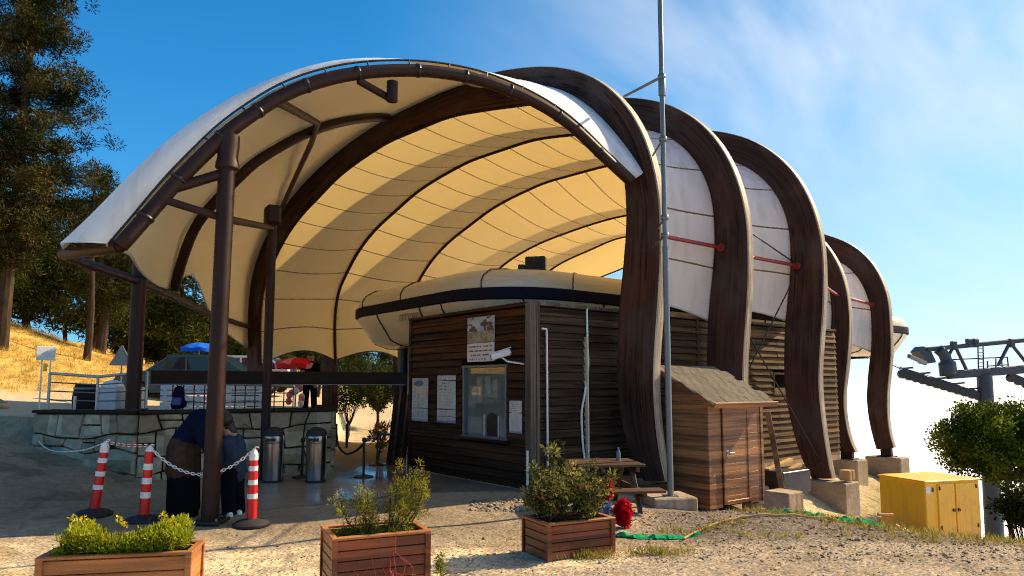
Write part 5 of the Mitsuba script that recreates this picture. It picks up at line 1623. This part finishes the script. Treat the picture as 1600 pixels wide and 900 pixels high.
# stones lying about, gravel and grass
rng = np.random.default_rng(77)
ico = trimesh.creation.icosphere(1, 1.0)
iv, if_ = A(ico.vertices), A(ico.faces)


def pebbles(x, y, size, seed):
    r = np.random.default_rng(seed)
    z = gz(x, y)
    n = len(x)
    sc = size[:, None] * r.uniform(.6, 1.25, (n, 3)) * A([1, 1, .65])
    jit = r.uniform(.8, 1.15, (n, len(iv)))
    Vp = iv[None] * jit[..., None] * sc[:, None]
    a = r.uniform(0, 6.28, n)
    ca, sa = np.cos(a)[:, None], np.sin(a)[:, None]
    Vp = np.stack([Vp[..., 0] * ca - Vp[..., 1] * sa, Vp[..., 0] * sa + Vp[..., 1] * ca, Vp[..., 2]], -1) + np.stack([x, y, z + size * .15], -1)[:, None]
    F = (if_[None] + (np.arange(n) * len(iv))[:, None, None]).reshape(-1, 3)
    return trimesh.Trimesh(Vp.reshape(-1, 3), F, process=False)


n = 5200
px = np.r_[rng.uniform(-4, 6.5, n), rng.uniform(1.2, 5.2, n), rng.uniform(-.55, .45, 260)]
py = np.r_[rng.uniform(4.6, 8.2, n), rng.uniform(6.4, 9.0, n), rng.uniform(9.0, 9.9, 260)]
sz_ = np.r_[rng.gamma(1.6, .0024, n) + .002, rng.gamma(1.6, .0030, n) + .002, rng.gamma(3, .005, 260) + .006]
keep = ~shapely.contains_xy(fl, px, py)
single('gravel', pebbles(px[keep], py[keep], sz_[keep], 4), 'pebble', 'loose pebbles strewn over the sandy forecourt', 'gravel', kind='stuff', smooth=True)


def tufts(x, y, h, seed, col, col2, per=9, W=.008):
    r = np.random.default_rng(seed)
    c = np.stack([x, y, gz(x, y)], -1)
    n = len(x) * per
    pos = np.repeat(c, per, axis=0) + r.normal(size=(n, 3)) * A([.04, .04, 0])
    dirs = r.normal(size=(n, 3)) * A([.45, .45, .1]) + A([0, 0, 1])
    tone = r.uniform(size=(n, 1))
    return leaf_cards(pos, dirs, np.repeat(h, per), W, r, A(col) * (1 - tone) + A(col2) * tone, .25)


n = 16000
hx, hy = rng.uniform(-34, -8.6, n), rng.uniform(12.5, 42, n)
hz = gz(hx, hy)
ok = (hz > 1.35)
m, c = join_cards([tufts(hx[ok], hy[ok], rng.uniform(.08, .26, ok.sum()), 5, (.42, .27, .06), (.62, .45, .15), 7, .011)])
single('dry_grass', m, 'leaf', 'dry golden grass covering the hillside on the left', 'grass', kind='stuff', color=c)
n = 900
ex_, ey_ = np.r_[rng.uniform(1.6, 9, n), rng.normal(1.35, .12, 30), rng.normal(.75, .12, 30)], np.r_[rng.uniform(7.2, 9.6, n), rng.normal(6.72, .06, 30), rng.normal(6.62, .03, 30)]
ok = meshkit.noise(np.stack([ex_ * 1.3, ey_ * 1.3, 0 * ex_], -1)) + .25 * (ex_ > 3.2) > .62
ok[-60:] = True
m, c = join_cards([tufts(ex_[ok], ey_[ok], rng.uniform(.03, .10, ok.sum()), 6, (.15, .15, .02), (.42, .33, .08), 12, .008)])
single('verge_grass', m, 'leaf', 'sparse yellowing grass along the edge of the slope', 'grass', kind='stuff', color=c)
BL = ['grey boulder, rightmost of the heap at the foot of the dry hillside', 'largest grey boulder of the heap at the foot of the dry hillside', 'grey boulder, leftmost of the heap at the foot of the dry hillside', 'smallest grey boulder, in front of the heap at the foot of the dry hillside']
for i, (x, y, s_) in enumerate([(-12.2, 16.8, .28), (-12.9, 17.2, .35), (-13.5, 16.9, .3), (-13.1, 16.6, .2)]):
    r = np.random.default_rng(60 + i)
    v = iv * r.uniform(.75, 1.15, (len(iv), 1)) * A([1, .8, .6]) * s_
    single('boulder', trimesh.Trimesh(v + A([x, y, gz1(x, y) + .08]), if_, process=False).subdivide_loop(1), 'stone', BL[i], 'boulder', 'boulders at the foot of the hillside', True)

# ------------------------------------------------------------------ right: tree, hedge, lift tower
broadleaf('garden_tree', (9.72, 14.0, -1.6), 2.75, 1.14, 3, 'round-crowned green tree on the slope at the right edge', 330, 90, (.065, .042), (.022, .042, .008), (.22, .27, .03), .055, .50, .62, spread=.19, curve=-.05)
for i, (x, y, r_, h_) in enumerate([(9.3, 12.3, .55, .95), (10.1, 12.6, .6, 1.1), (8.6, 12.2, .4, .7)]):
    broadleaf('hedge_bush', (x, y, gz1(x, y) - .1), h_ + 1.15, r_, 20 + i, ['dark low bush right behind the yellow cabinet', 'dark low bush at the right edge under the round tree', 'small dark bush peeking out beside the yellow cabinet'][i], 90, 40, (.07, .045), (.014, .024, .006), (.07, .085, .014), .03, .2, .75, group='bushes on the slope', catg='bush', spread=.16)
tw = thing('lift_tower', 'dark blue steel chairlift tower with sheave trains above the round tree', 'lift tower')
Yt = 40.0
P_ = lambda x, y, dy=0.0: pix(x, y, Yt + dy)
part(tw, 'pole', tube([P_(1538, 585) - ZZ * 26, P_(1538, 585)], [.62, .38], 24), 'tower_steel', True)
part(tw, 'crossarm', bar(P_(1480, 586), P_(1640, 574), .4, .46, b=.05), 'tower_steel')
part(tw, 'top_beam', bar(P_(1448, 546), P_(1640, 528), .2, .25, b=.04), 'tower_steel')
for a, b in (((1512, 582), (1492, 540)), ((1480, 560), (1490, 541)), ((1560, 570), (1578, 535)), ((1578, 535), (1602, 565))):
    part(tw, 'brace', tube([P_(*a), P_(*b)], .09, 8), 'tower_steel')
hood = [P_(1436, 549), P_(1443, 541), P_(1454, 546), P_(1463, 566), P_(1450, 568), P_(1444, 556)]
part(tw, 'hood', trimesh.convex.convex_hull(np.vstack([A(hood), A(hood) + A([0, .9, 0])])), 'tower_steel')
part(tw, 'bracket', tube(resample([P_(1466, 546), P_(1476, 556), P_(1480, 570), P_(1482, 588)], 12), [.3] * 6 + [.45] * 6, 8), 'tower_steel', True)
for i, (a, b) in enumerate((((1410, 579), (1530, 614)), ((1580, 585), (1640, 610)))):
    p, q = P_(*a), P_(*b)
    st_ = part(tw, 'sheave_train', cat([bar(p, q, .12, .16), bar(p + A([0, .35, 0]) + ZZ * .18, q + A([0, .35, 0]) + ZZ * .12, .06, .12)]), 'tower_steel')
    for f_ in np.linspace(0, 1, 12 if i == 0 else 6):
        c = p * (1 - f_) + q * f_ - ZZ * .20
        part(st_, 'sheave', tube([c - A([0, .12, 0]), c + A([0, .12, 0])], .25, 14), 'black_metal', 30)
    for f_ in np.linspace(.05, .95, 5 if i == 0 else 3):
        c = p * (1 - f_) + q * f_
        part(st_, 'arm', bar(c - unit(q - p) * .4 + ZZ * .05, c + unit(q - p) * .4 + ZZ * .34, .08, .10), 'tower_steel')
for a, b in (((1486, 562), (1574, 558)), ((1543, 564), (1543, 580)), ((1574, 558), (1576, 578)), ((1556, 560), (1556, 579)), ((1486, 563), (1487, 580)), ((1543, 572), (1576, 570)), ((1528, 541), (1529, 583)), ((1536, 541), (1537, 583)), ((1565, 560), (1566, 578))):
    part(tw, 'catwalk_rail', tube([P_(*a), P_(*b)], .035, 6), 'tower_steel')
for x in (1514, 1524, 1490, 1580):
    part(tw, 'lug', cbox(P_(x, 536 if x > 1500 else 540), (.3, .3, .5), None, .05), 'tower_steel')
for y in np.linspace(545, 578, 7):
    part(tw, 'ladder_rung', tube([P_(1528, y), P_(1537, y)], .02, 5), 'tower_steel')
te = cr + U * 15.4 + V * 1.0 + ZZ * 2.7
single('haul_rope', tube([te, P_(1410, 577), P_(1530, 612)], .03, 6), 'black_metal', 'steel haul rope from the terminal to the lift tower', 'rope', smooth=True)
# terminal end machinery
part(term, 'end_bracket', cat([bar(pix(1420, 556, 24.4), pix(1446, 568, 25.2), .1, .12)]), 'tower_steel')

# ------------------------------------------------------------------ left: signs, cars, stalls, lamps
sg = thing('white_sign', 'small white notice sign on two thin posts in front of the dry hillside', 'sign')
sc_ = pix(72, 552, 18.0)
zg = gz1(sc_[0], sc_[1])
part(sg, 'panel', roundbox(sc_, (.42, .03, .36), .012, rz(42)), 'white_plastic', 30)
for dx in (-.11, .11):
    part(sg, 'post', tube([A([sc_[0] + dx, sc_[1] + .03, zg - .1]), A([sc_[0] + dx, sc_[1] + .03, sc_[2] + .12])], .02, 8), 'white_plastic')
part(sg, 'tag', cbox(sc_ - ZZ * .36, (.1, .02, .2)), 'yellow_paint')
tsn = thing('warning_sign', 'dark back of a triangular road sign on a thin post', 'sign')
tc = pix(190, 560, 20.0)
r_ = .34
tri_ = Polygon([(r_ * math.cos(a), r_ * math.sin(a)) for a in (math.pi / 2, math.pi * 7 / 6, -math.pi / 6)]).buffer(.03)
part(tsn, 'panel', extrude(tri_, tc, [1, 0, 0], [0, 0, 1], [0, -1, 0], .02), 'galvanised')
part(tsn, 'post', tube([A([tc[0], tc[1] + .03, gz1(tc[0], tc[1]) - .1]), tc + A([0, .03, .2])], .025, 8), 'galvanised')


def car(name, x, y, yaw, paint, label, L=4.2, Wd=1.74, H=1.48):
    t = thing(name, label, 'car')
    ax = rz(yaw)
    z0 = gz1(x, y)
    o = A([x, y, z0])
    f = lambda a, b, z: o + ax[0] * a + ax[1] * b + ZZ * z
    prof = [(-L / 2, .28), (-L / 2, .62), (-L / 2 + .12, .82), (-L / 2 + .95, .95), (-L / 2 + 1.05, .97), (L / 2 - .12, .95), (L / 2, .7), (L / 2, .3)]
    body = Polygon(prof)
    for wx in (-L / 2 + .78, L / 2 - .78):
        body = body.difference(shapely.Point(wx, .32).buffer(.36, quad_segs=8))
    body = body.buffer(-.03).buffer(.03)
    part(t, 'body', extrude(body, o - ax[1] * -Wd / 2, ax[0], ZZ, -ax[1], Wd), paint)
    cab = [(-L / 2 + .95, .94), (-L / 2 + 1.65, H - .04), (-L / 2 + 2.1, H), (L / 2 - 1.0, H), (L / 2 - .25, .94)]
    cabp = Polygon(cab).buffer(.02)
    part(t, 'cabin', extrude(cabp.buffer(-.015), o + ax[1] * (Wd / 2 - .09), ax[0], ZZ, -ax[1], Wd - .18), 'car_glass')
    part(t, 'roof', cbox(f(.25, 0, H + .01), (1.55, Wd - .2, .05), ax, .02), paint)
    for s in (-1, 1):
        for pts in ((cab[0], cab[1]), (cab[1], cab[3]), (cab[3], cab[4]), ((.1, .95), (.1, H))):
            part(t, 'pillar', bar(f(pts[0][0], s * (Wd / 2 - .08), pts[0][1]), f(pts[1][0], s * (Wd / 2 - .08), pts[1][1]), .05, .07), paint)
    for wx in (-L / 2 + .78, L / 2 - .78):
        for s in (-1, 1):
            w_ = part(t, 'wheel', tube([f(wx, s * (Wd / 2 - .2), .31), f(wx, s * (Wd / 2 - .01), .31)], .31, 20), 'rubber', 30)
            part(w_, 'rim', tube([f(wx, s * (Wd / 2 - .03), .31), f(wx, s * (Wd / 2 + .005), .31)], .19, 14), 'pale_metal', 30)
    for s in (-1, 1):
        part(t, 'headlight', cbox(f(-L / 2 + .02, s * .6, .68), (.06, .3, .14), ax, .02), 'white_plastic')
        part(t, 'tail_light', cbox(f(L / 2 - .03, s * .65, .78), (.06, .2, .16), ax, .02), 'red_plastic')
    return t


car('parked_car', -10.7, 23.5, 8, 'car_paint', 'dark teal car parked behind the railing')
car('parked_car', -11.2, 29.5, 4, 'silver_paint', 'silver car parked farther back, mostly hidden by the canopy columns')


def parasol(name, c, r_, h_, mats, label):
    t = thing(name, label, 'parasol')
    zg_ = gz1(c[0], c[1])
    part(t, 'pole', tube([A([c[0], c[1], zg_ - .1]), A([c[0], c[1], zg_ + h_])], .02, 8), 'pale_metal')
    n_ = 8
    for k_ in range(n_):
        a = np.linspace(k_, k_ + 1, 5) * 2 * math.pi / n_
        rr_ = np.linspace(0, 1, 5)
        P = A([[[c[0] + r_ * q * math.cos(t_), c[1] + r_ * q * math.sin(t_), zg_ + h_ - .02 - (.34 * q ** 1.5 - .05 * math.sin(math.pi * q)) * r_ - .04 * q * math.sin((t_ * n_ / 2 / math.pi - k_) * math.pi) ** 2 * -1] for t_ in a] for q in rr_])
        part(t, 'canopy_panel', grid_mesh(P), mats[k_ % len(mats)], True)
        P2 = A([[[c[0] + r_ * math.cos(t_), c[1] + r_ * math.sin(t_), P[-1, j_, 2] - dz_] for j_, t_ in enumerate(a)] for dz_ in (0, .12)])
        part(t, 'valance', grid_mesh(P2), mats[(k_ + 1) % len(mats)], True)
    return t


pa = pix(312, 535, 25.0)
parasol('blue_parasol', pa, .62, pa[2] - gz1(pa[0], pa[1]), ['blue_cloth'], 'blue parasol over the stall behind the brown column')
pb = pix(316, 552, 25.6)
parasol('red_parasol', pb + A([.12, .5, -.1]), .62, pb[2] - gz1(pb[0], pb[1] + .6), ['red_cloth', 'pink_cloth'], 'red parasol just behind and below the blue one')
pr = pix(463, 558, 19.0)
parasol('red_parasol', pr, .55, pr[2] - gz1(pr[0], pr[1]), ['red_cloth', 'red_cloth', 'pink_cloth'], 'small red parasol seen under the canopy right of the slim column')
# vendor's pink goods hanging on a rack
rk = thing('candy_rack', 'rack of pink candy floss bags below the small red parasol', 'rack')
rc = pix(461, 640, 18.6)
rc[2] = gz1(rc[0], rc[1])
part(rk, 'pole', tube([rc, rc + ZZ * 1.15], .02, 8), 'pale_metal')
r = np.random.default_rng(4)
for k_ in range(16):
    a = r.uniform(0, 6.28)
    q = rc + A([.17 * math.cos(a), .12 * math.sin(a), .28 + .055 * k_])
    part(rk, 'bag', trimesh.Trimesh(iv * A([.085, .07, .10]) + q, if_, process=False), 'pink_cloth' if k_ % 3 else 'white_plastic', True)
# stall table with goods under the blue parasol
stl = thing('stall_table', 'vendor table with heaped goods under the blue parasol', 'stall')
ct = A([pa[0] - .1, pa[1] - .1, gz1(pa[0], pa[1])])
part(stl, 'table_top', cbox(ct + ZZ * .75, (1.5, .7, .04), None), 'table_wood')
part(stl, 'cloth', cbox(ct + ZZ * .45 - A([0, .36, 0]), (1.5, .02, .56), None), 'navy_cloth')
for sx in (-.68, .68):
    for sy in (-.3, .3):
        part(stl, 'leg', cbox(ct + A([sx, sy, .36]), (.05, .05, .74)), 'table_wood')
for k_, mt in enumerate(['white_plastic', 'red_cloth', 'pink_cloth', 'white_plastic', 'red_cloth', 'navy_cloth']):
    part(stl, 'goods', roundbox(ct + A([-.6 + .24 * k_, 0, .86 + .05 * (k_ % 2)]), (.2, .4, .2 + .1 * (k_ % 2)), .04), mt, 30)
# low whitewashed fence catching the sun behind the bar railing
wf = thing('white_fence', 'low white slatted fence in the sun behind the bar railing', 'fence')
fa_, fb_ = A([-7.4, 14.9, .95]), A([-5.5, 15.6, .95])
for h_ in (.10, .22, .34, .46, .58):
    part(wf, 'slat', bar(fa_ + ZZ * h_, fb_ + ZZ * h_, .02, .10), 'white_plastic')
for f_ in (.03, .35, .66, .97):
    q = fa_ * (1 - f_) + fb_ * f_
    part(wf, 'post', cbox(q + A([.01, .04, .3]), (.06, .06, .72), rz(20)), 'white_plastic')
# barrel, grey box and white box on the terrace behind the tube railing
bq = A([-8.05, 13.4, 1.0])
bar_ = thing('wooden_barrel', 'dark brown barrel behind the tube railing', 'barrel')
part(bar_, 'staves', lathe([(.19, 0), (.225, .16), (.235, .30), (.225, .44), (.19, .6)], bq, 20), 'beam_wood', 30)
for z_ in (.1, .5):
    part(bar_, 'hoop', lathe([(.222, 0), (.222, .035)], bq + ZZ * z_, 20), 'galvanised', 30)
gb = thing('grey_bin', 'pale grey plastic container with rounded lid behind the tube railing', 'container')
gq = A([-7.62, 13.5, 1.0])
part(gb, 'body', roundbox(gq + ZZ * .27, (.36, .34, .54), .04), 'pale_metal', 30)
part(gb, 'lid', lathe([(.20, 0), (.20, .03), (.15, .11), (.06, .14), (.01, .145)], gq + ZZ * .53, 22), 'white_plastic', 30)
single('white_box', cbox((-7.15, 13.55, 1.27), (.24, .24, .55), rz(5), .01), 'white_plastic', 'upright white box behind the tube railing, right of the container', 'box')
rs = thing('rucksack', 'dark blue rucksack standing on the wall beside the bar railing', 'rucksack')
rq = A([-5.62, 11.95, 1.17])
part(rs, 'bag', organic([(rq + A([0, 0, .1]), .10, rq + A([0, 0, .32]), .085), (rq + A([-.05, 0, .08]), .08, rq + A([.06, 0, .1]), .08)], .04, 4), 'navy_cloth', True)
part(rs, 'pocket', roundbox(rq + A([.02, -.11, .14]), (.14, .06, .14), .025), 'blue_plastic', 30)
part(rs, 'top_loop', tube(resample([rq + A([-.04, 0, .40]), rq + A([0, 0, .46]), rq + A([.04, 0, .40])], 8), .012, 6), 'navy_cloth', True)
for i, (x, y0, Y) in enumerate(((295, 488, 48), (317, 505, 60))):
    t = thing('street_lamp', ['pale street lamp post among the far pines, taller and left', 'pale street lamp post among the far pines, shorter and right'][i], 'street lamp', 'street lamps among the pines')
    q = pix(x, y0, Y)
    zg_ = gz1(q[0], q[1])
    part(t, 'pole', tube([A([q[0], q[1], zg_ - .2]), q], [.11, .06], 8), 'pale_metal', True)
    part(t, 'arm', tube(resample([q, q + A([.5, 0, .25]), q + A([1.4, 0, .3])], 8), .04, 6), 'pale_metal', True)
    part(t, 'lamp_head', roundbox(q + A([1.5, 0, .28]), (.6, .25, .14), .05), 'galvanised', 30)


# ------------------------------------------------------------------ people
def person(label, J, clothes, hair, edge=.03):
    """J: dict of joints in world space; clothes: list of (name, material, bones)"""
    t = thing('person', label, 'person')
    bones = []
    chain_ = [('pel', .115, 'chest', .14), ('chest', .15, 'neck', .065), ('neck', .055, 'head', .075)]
    for a, ra, b, rb in chain_:
        bones.append((J[a], ra, J[b], rb))
    for s in 'lr':
        bones += [(J['chest'], .10, J['sh' + s], .065), (J['sh' + s], .058, J['el' + s], .045), (J['el' + s], .043, J['wr' + s], .03), (J['pel'], .10, J['hip' + s], .08), (J['hip' + s], .08, J['kn' + s], .06), (J['kn' + s], .058, J['an' + s], .042), (J['an' + s], .042, J['toe' + s], .032)]
        # hand: palm and five fingers, slightly curled
        w_ = J['wr' + s]
        d = unit(J['wr' + s] - J['el' + s])
        sd = unit(np.cross(d, J.get('face', A([0, -1, 0]))))
        pn = np.cross(sd, d)
        palm = w_ + d * .075
        bones.append((w_, .027, palm, .030))
        bones.append((palm - sd * .02, .017, palm + sd * .022, .017))
        for q, ln in zip((-.027, -.009, .009, .027), (.062, .072, .066, .052)):
            k0 = palm + sd * q + d * .012
            k1 = k0 + d * ln * .55 + pn * .008
            bones += [(k0, .0095, k1, .0088), (k1, .0088, k1 + d * ln * .4 + pn * .022, .0078)]
        th0 = w_ + d * .03 + sd * .022
        bones += [(th0, .012, th0 + sd * .025 + d * .03, .010), (th0 + sd * .025 + d * .03, .010, th0 + sd * .03 + d * .055 + pn * .01, .009)]
    h = J['head']
    up = unit(J['head'] - J['neck'])
    fc = J['face'] - up * (J['face'] @ up)
    fc = unit(fc)
    sdh = np.cross(up, fc)
    c = h + up * .06
    bones += [(c + up * .03, .088, c - fc * .03 + up * .02, .088), (c + fc * .02 - up * .055, .058, c + up * .02, .08), (c + fc * .088, .013, c + fc * .098 - up * .025, .017)]
    for s in (-1, 1):
        bones.append((c + sdh * s * .083, .016, c + sdh * s * .086 - up * .03, .012))
    part(t, 'body', organic(bones, .022, 6), 'skin', True)
    for s in (-1, 1):
        part(t, 'eye', trimesh.Trimesh(iv * .011 + c + fc * .083 + sdh * s * .033 + up * .01, if_, process=False), 'hair', True)
    part(t, 'mouth', tube([c + fc * .082 - up * .058 - sdh * .02, c + fc * .088 - up * .058, c + fc * .082 - up * .058 + sdh * .02], .005, 6), 'red_paint', True)
    part(t, 'hair', organic([(c + up * .05 - fc * .01, .092, c - fc * .045 + up * .0, .088), (c - fc * .05, .075, c - fc * .05 - up * .09, .055)] + hair, .03, 6), 'hair', True)
    for nm_, mt, bn in clothes:
        part(t, nm_, organic(bn, edge, 8), mt, True)
    return t


# bent-over person in navy jacket, long black skirt, behind the brown column
gA = gz1(-3.95, 8.55)
J = dict(pel=A([-3.98, 8.62, .80]), chest=A([-3.80, 8.66, 1.14]), neck=A([-3.68, 8.66, 1.21]), head=A([-3.60, 8.66, 1.19]), shl=A([-3.75, 8.50, 1.11]), shr=A([-3.73, 8.82, 1.11]), ell=A([-3.66, 8.46, .92]), elr=A([-3.60, 8.86, .92]), wrl=A([-3.57, 8.48, .74]), wrr=A([-3.56, 8.78, .76]),
         hipl=A([-3.96, 8.58, .76]), hipr=A([-3.96, 8.68, .76]), knl=A([-3.93, 8.575, .44]), knr=A([-3.93, 8.69, .44]), anl=A([-3.95, 8.57, .08]), anr=A([-3.95, 8.69, .08]), toel=A([-3.84, 8.50, .035]), toer=A([-3.83, 8.70, .035]), face=unit(A([.75, 0, -.65])))
person('person in a navy jacket and long black skirt bending forward behind the brown column', J, [
    ('jacket', 'navy_cloth', [(A([-3.99, 8.63, .86]), .165, J['chest'], .165), (J['chest'], .155, J['neck'], .085), (J['shl'], .085, J['ell'], .068), (J['ell'], .066, A([-3.58, 8.478, .765]), .05), (J['shr'], .085, J['elr'], .068), (J['elr'], .066, A([-3.563, 8.782, .775]), .05), (J['chest'], .15, J['shl'], .09), (J['chest'], .15, J['shr'], .09)]),
    ('tunic', 'brown_cloth', [(A([-3.97, 8.63, .84]), .19, A([-3.965, 8.63, .56]), .20)]),
    ('skirt', 'black_cloth', [(A([-3.96, 8.63, .60]), .18, A([-3.945, 8.63, .12]), .19)]),
    ('shoe', 'black_cloth', [(J['anl'], .05, J['toel'], .042)]), ('shoe', 'black_cloth', [(J['anr'], .05, J['toer'], .042)])], [(J['head'] + A([-.02, 0, .05]), .085, J['head'] + A([-.08, 0, .0]), .07)])
# shorter person in a denim jacket on the other side of the column
ox, oy = -3.42, 8.78
J = dict(pel=A([ox, oy, .56]), chest=A([ox - .02, oy, .83]), neck=A([ox - .05, oy, .97]), head=A([ox - .09, oy, 1.02]), shl=A([ox - .02, oy - .13, .90]), shr=A([ox - .02, oy + .13, .90]), ell=A([ox + .05, oy - .18, .72]), elr=A([ox + .03, oy + .17, .70]), wrl=A([ox - .06, oy - .16, .58]), wrr=A([ox - .09, oy + .12, .60]),
         hipl=A([ox, oy - .07, .53]), hipr=A([ox, oy + .07, .53]), knl=A([ox - .02, oy - .08, .29]), knr=A([ox + .02, oy + .08, .29]), anl=A([ox, oy - .08, .06]), anr=A([ox + .05, oy + .08, .06]), toel=A([ox + .05, oy - .17, .03]), toer=A([ox + .10, oy - .02, .03]), face=unit(A([-.9, -.1, -.35])))
person('shorter person in a denim jacket and dark trousers right of the brown column', J, [
    ('jacket', 'denim', [(J['pel'] - ZZ * .04, .155, J['chest'], .165), (J['chest'], .15, J['neck'] - ZZ * .02, .075), (J['shl'], .08, J['ell'], .062), (J['ell'], .06, A([ox - .04, oy - .165, .61]), .046), (J['shr'], .08, J['elr'], .062), (J['elr'], .06, A([ox - .07, oy + .13, .62]), .046), (J['chest'], .13, J['shl'], .085), (J['chest'], .13, J['shr'], .085)]),
    ('trousers', 'black_cloth', [(J['pel'] - ZZ * .02, .135, J['hipl'], .115), (J['pel'] - ZZ * .02, .135, J['hipr'], .115), (J['hipl'], .11, J['knl'], .09), (J['knl'], .088, J['anl'], .085), (J['hipr'], .11, J['knr'], .09), (J['knr'], .088, J['anr'], .085)]),
    ('shoe', 'white_plastic', [(J['anl'] - ZZ * .012, .042, J['toel'], .036)]), ('shoe', 'white_plastic', [(J['anr'] - ZZ * .012, .042, J['toer'], .036)])], [])
# vendor beside the small red parasol
vx, vy = pr[0] + .42, 18.9
vz = gz1(vx, vy)
q = lambda a, b, z: A([vx + a, vy + b, vz + z])
J = dict(pel=q(0, 0, .86), chest=q(0, 0, 1.20), neck=q(0, 0, 1.38), head=q(0, -.01, 1.44), shl=q(-.17, 0, 1.30), shr=q(.17, 0, 1.30), ell=q(-.22, -.03, 1.02), elr=q(.22, -.03, 1.02), wrl=q(-.20, -.16, .82), wrr=q(.20, -.14, .82), hipl=q(-.09, 0, .82), hipr=q(.09, 0, .82), knl=q(-.10, -.02, .45), knr=q(.11, -.01, .45), anl=q(-.11, .02, .07), anr=q(.12, .03, .07), toel=q(-.12, -.12, .03), toer=q(.14, -.11, .03), face=A([0, -1, -.1]))
person('person in dark clothes standing beside the small red parasol', J, [
    ('jacket', 'black_cloth', [(J['pel'], .165, J['chest'], .18), (J['chest'], .165, J['neck'], .08), (J['shl'], .085, J['ell'], .068), (J['ell'], .062, q(-.205, -.13, .86), .05), (J['shr'], .085, J['elr'], .068), (J['elr'], .062, q(.205, -.12, .86), .05), (J['chest'], .14, J['shl'], .09), (J['chest'], .14, J['shr'], .09)]),
    ('trousers', 'navy_cloth', [(J['pel'], .14, J['hipl'], .115), (J['pel'], .14, J['hipr'], .115), (J['hipl'], .105, J['knl'], .085), (J['knl'], .083, J['anl'], .075), (J['hipr'], .105, J['knr'], .085), (J['knr'], .083, J['anr'], .075)]),
    ('shoe', 'black_cloth', [(J['anl'] - ZZ * .01, .048, J['toel'], .04)]), ('shoe', 'black_cloth', [(J['anr'] - ZZ * .01, .048, J['toer'], .04)])], [])

# ------------------------------------------------------------------ trees on the left and behind
pine('pine_tree', -17.3, 24.0, 19.0, 2.55, 11, 'tall dark pine at the left edge, its crown leaving the frame', 36, 0.0, 64, .16, .42, (.008, .015, .005), (.105, .088, .026), .20, dens=1.4, Ln=.15, Wn=.034)
pine('pine_tree', -18.4, 31.5, 8.3, 2.3, 12, 'pine whose bright top shows just above the white brim on the left', 24, .0, 30, .25, .36, (.018, .028, .008), (.075, .085, .018), .22, dens=1.2, Ln=.2, Wn=.03)
pine('pine_tree', -16.4, 27.0, 7.8, 2.0, 13, 'thin pine with a pale sunlit trunk behind the eave beam', 14, .03, 26, .50, .34, (.018, .026, .008), (.08, .078, .02), .13, dens=.8, Ln=.18, Wn=.03)
pine('pine_tree', -22.5, 29.0, 10.5, 3.0, 14, 'dense pine filling the left edge below the tallest one', 22, .0, 28, .22, .38, (.02, .034, .010), (.09, .105, .02), .22, dens=1.2, Ln=.2, Wn=.03)
pine('pine_tree', -19.6, 26.2, 6.6, 2.2, 15, 'low bright green pine below the tallest one at the left edge', 14, .0, 30, .25, .34, (.03, .05, .012), (.10, .13, .02), .16, dens=1.1, Ln=.18, Wn=.03)
far = [(-24.5, 44, 8.0, 2.4), (-21.5, 46, 5.4, 1.9), (-27, 52, 10.5, 2.8), (-24.0, 55, 5.8, 2.2), (-21.6, 57, 5.4, 2.2), (-26.0, 62, 6.2, 2.4), (-18.5, 52, 6.6, 2.2), (-16.8, 60, 6.8, 2.4), (-14.0, 62, 6.4, 2.4), (-30.5, 48, 11.0, 3.0), (-27.5, 40, 10.5, 2.8), (-33, 42, 11, 3), (-25, 36, 7.5, 2.4), (-22.8, 48, 5.2, 2.0), (-28.5, 58, 8, 3), (-19.8, 47, 5.5, 2.4), (-17.2, 50, 5, 2.4), (-30, 40, 7, 2.6), (-25.6, 48, 6, 2.6), (-22.6, 38, 8.6, 2.4), (-29, 33, 9.5, 2.6), (-19.2, 41, 8.0, 2.2), (-11.5, 64, 5.4, 2.3), (-36, 36, 12, 3.2)]
for i, (x, y, h, r_) in enumerate(far):
    pine('background_pine', x, y, h, r_, 100 + i, 'dark pine in the belt of trees behind the hillside', 18, .0, 22, .16, .55, (.014, .022, .006), (.07, .075, .014), .13, 'pines behind the hillside', 1.0, Ln=.34, Wn=.075)
for i, (x, y, h, r_, lab) in enumerate([(-6.9, 36, 3.1, 1.15, 'dark broad tree seen through the gap left of the booth'), (-9.9, 36, 3.6, 1.5, 'dark tree behind the red-brown rib foot, left of the gap'), (-11.2, 31, 3.4, 1.5, 'dark tree behind the small red parasol'), (-13.2, 36, 4.4, 1.9, 'dark tree behind the stall parasols'), (-10.2, 50, 3.2, 1.9, 'distant pale green tree at the end of the path')]):
    broadleaf('leafy_tree', (x, y, gz1(x, y)), h, r_, 60 + i, lab, 150, 26, (.14, .09), (.014, .024, .007), (.075, .085, .018), .1, .3, .85, spread=.3)
for i, (x, y, h, r_, lab) in enumerate([(-5.6, 24.0, 2.0, .5, 'yellow-green shrub at the terrace edge beside the path'), (-6.5, 17.4, 1.0, .42, 'green shrub left of the pink candy rack')]):
    broadleaf('path_shrub', (x, y, gz1(x, y)), h, r_, 80 + i, lab, 70, 30, (.08, .045), (.03, .045, .01), (.17, .18, .03), .03, .3, .9, catg='shrub', spread=.16)
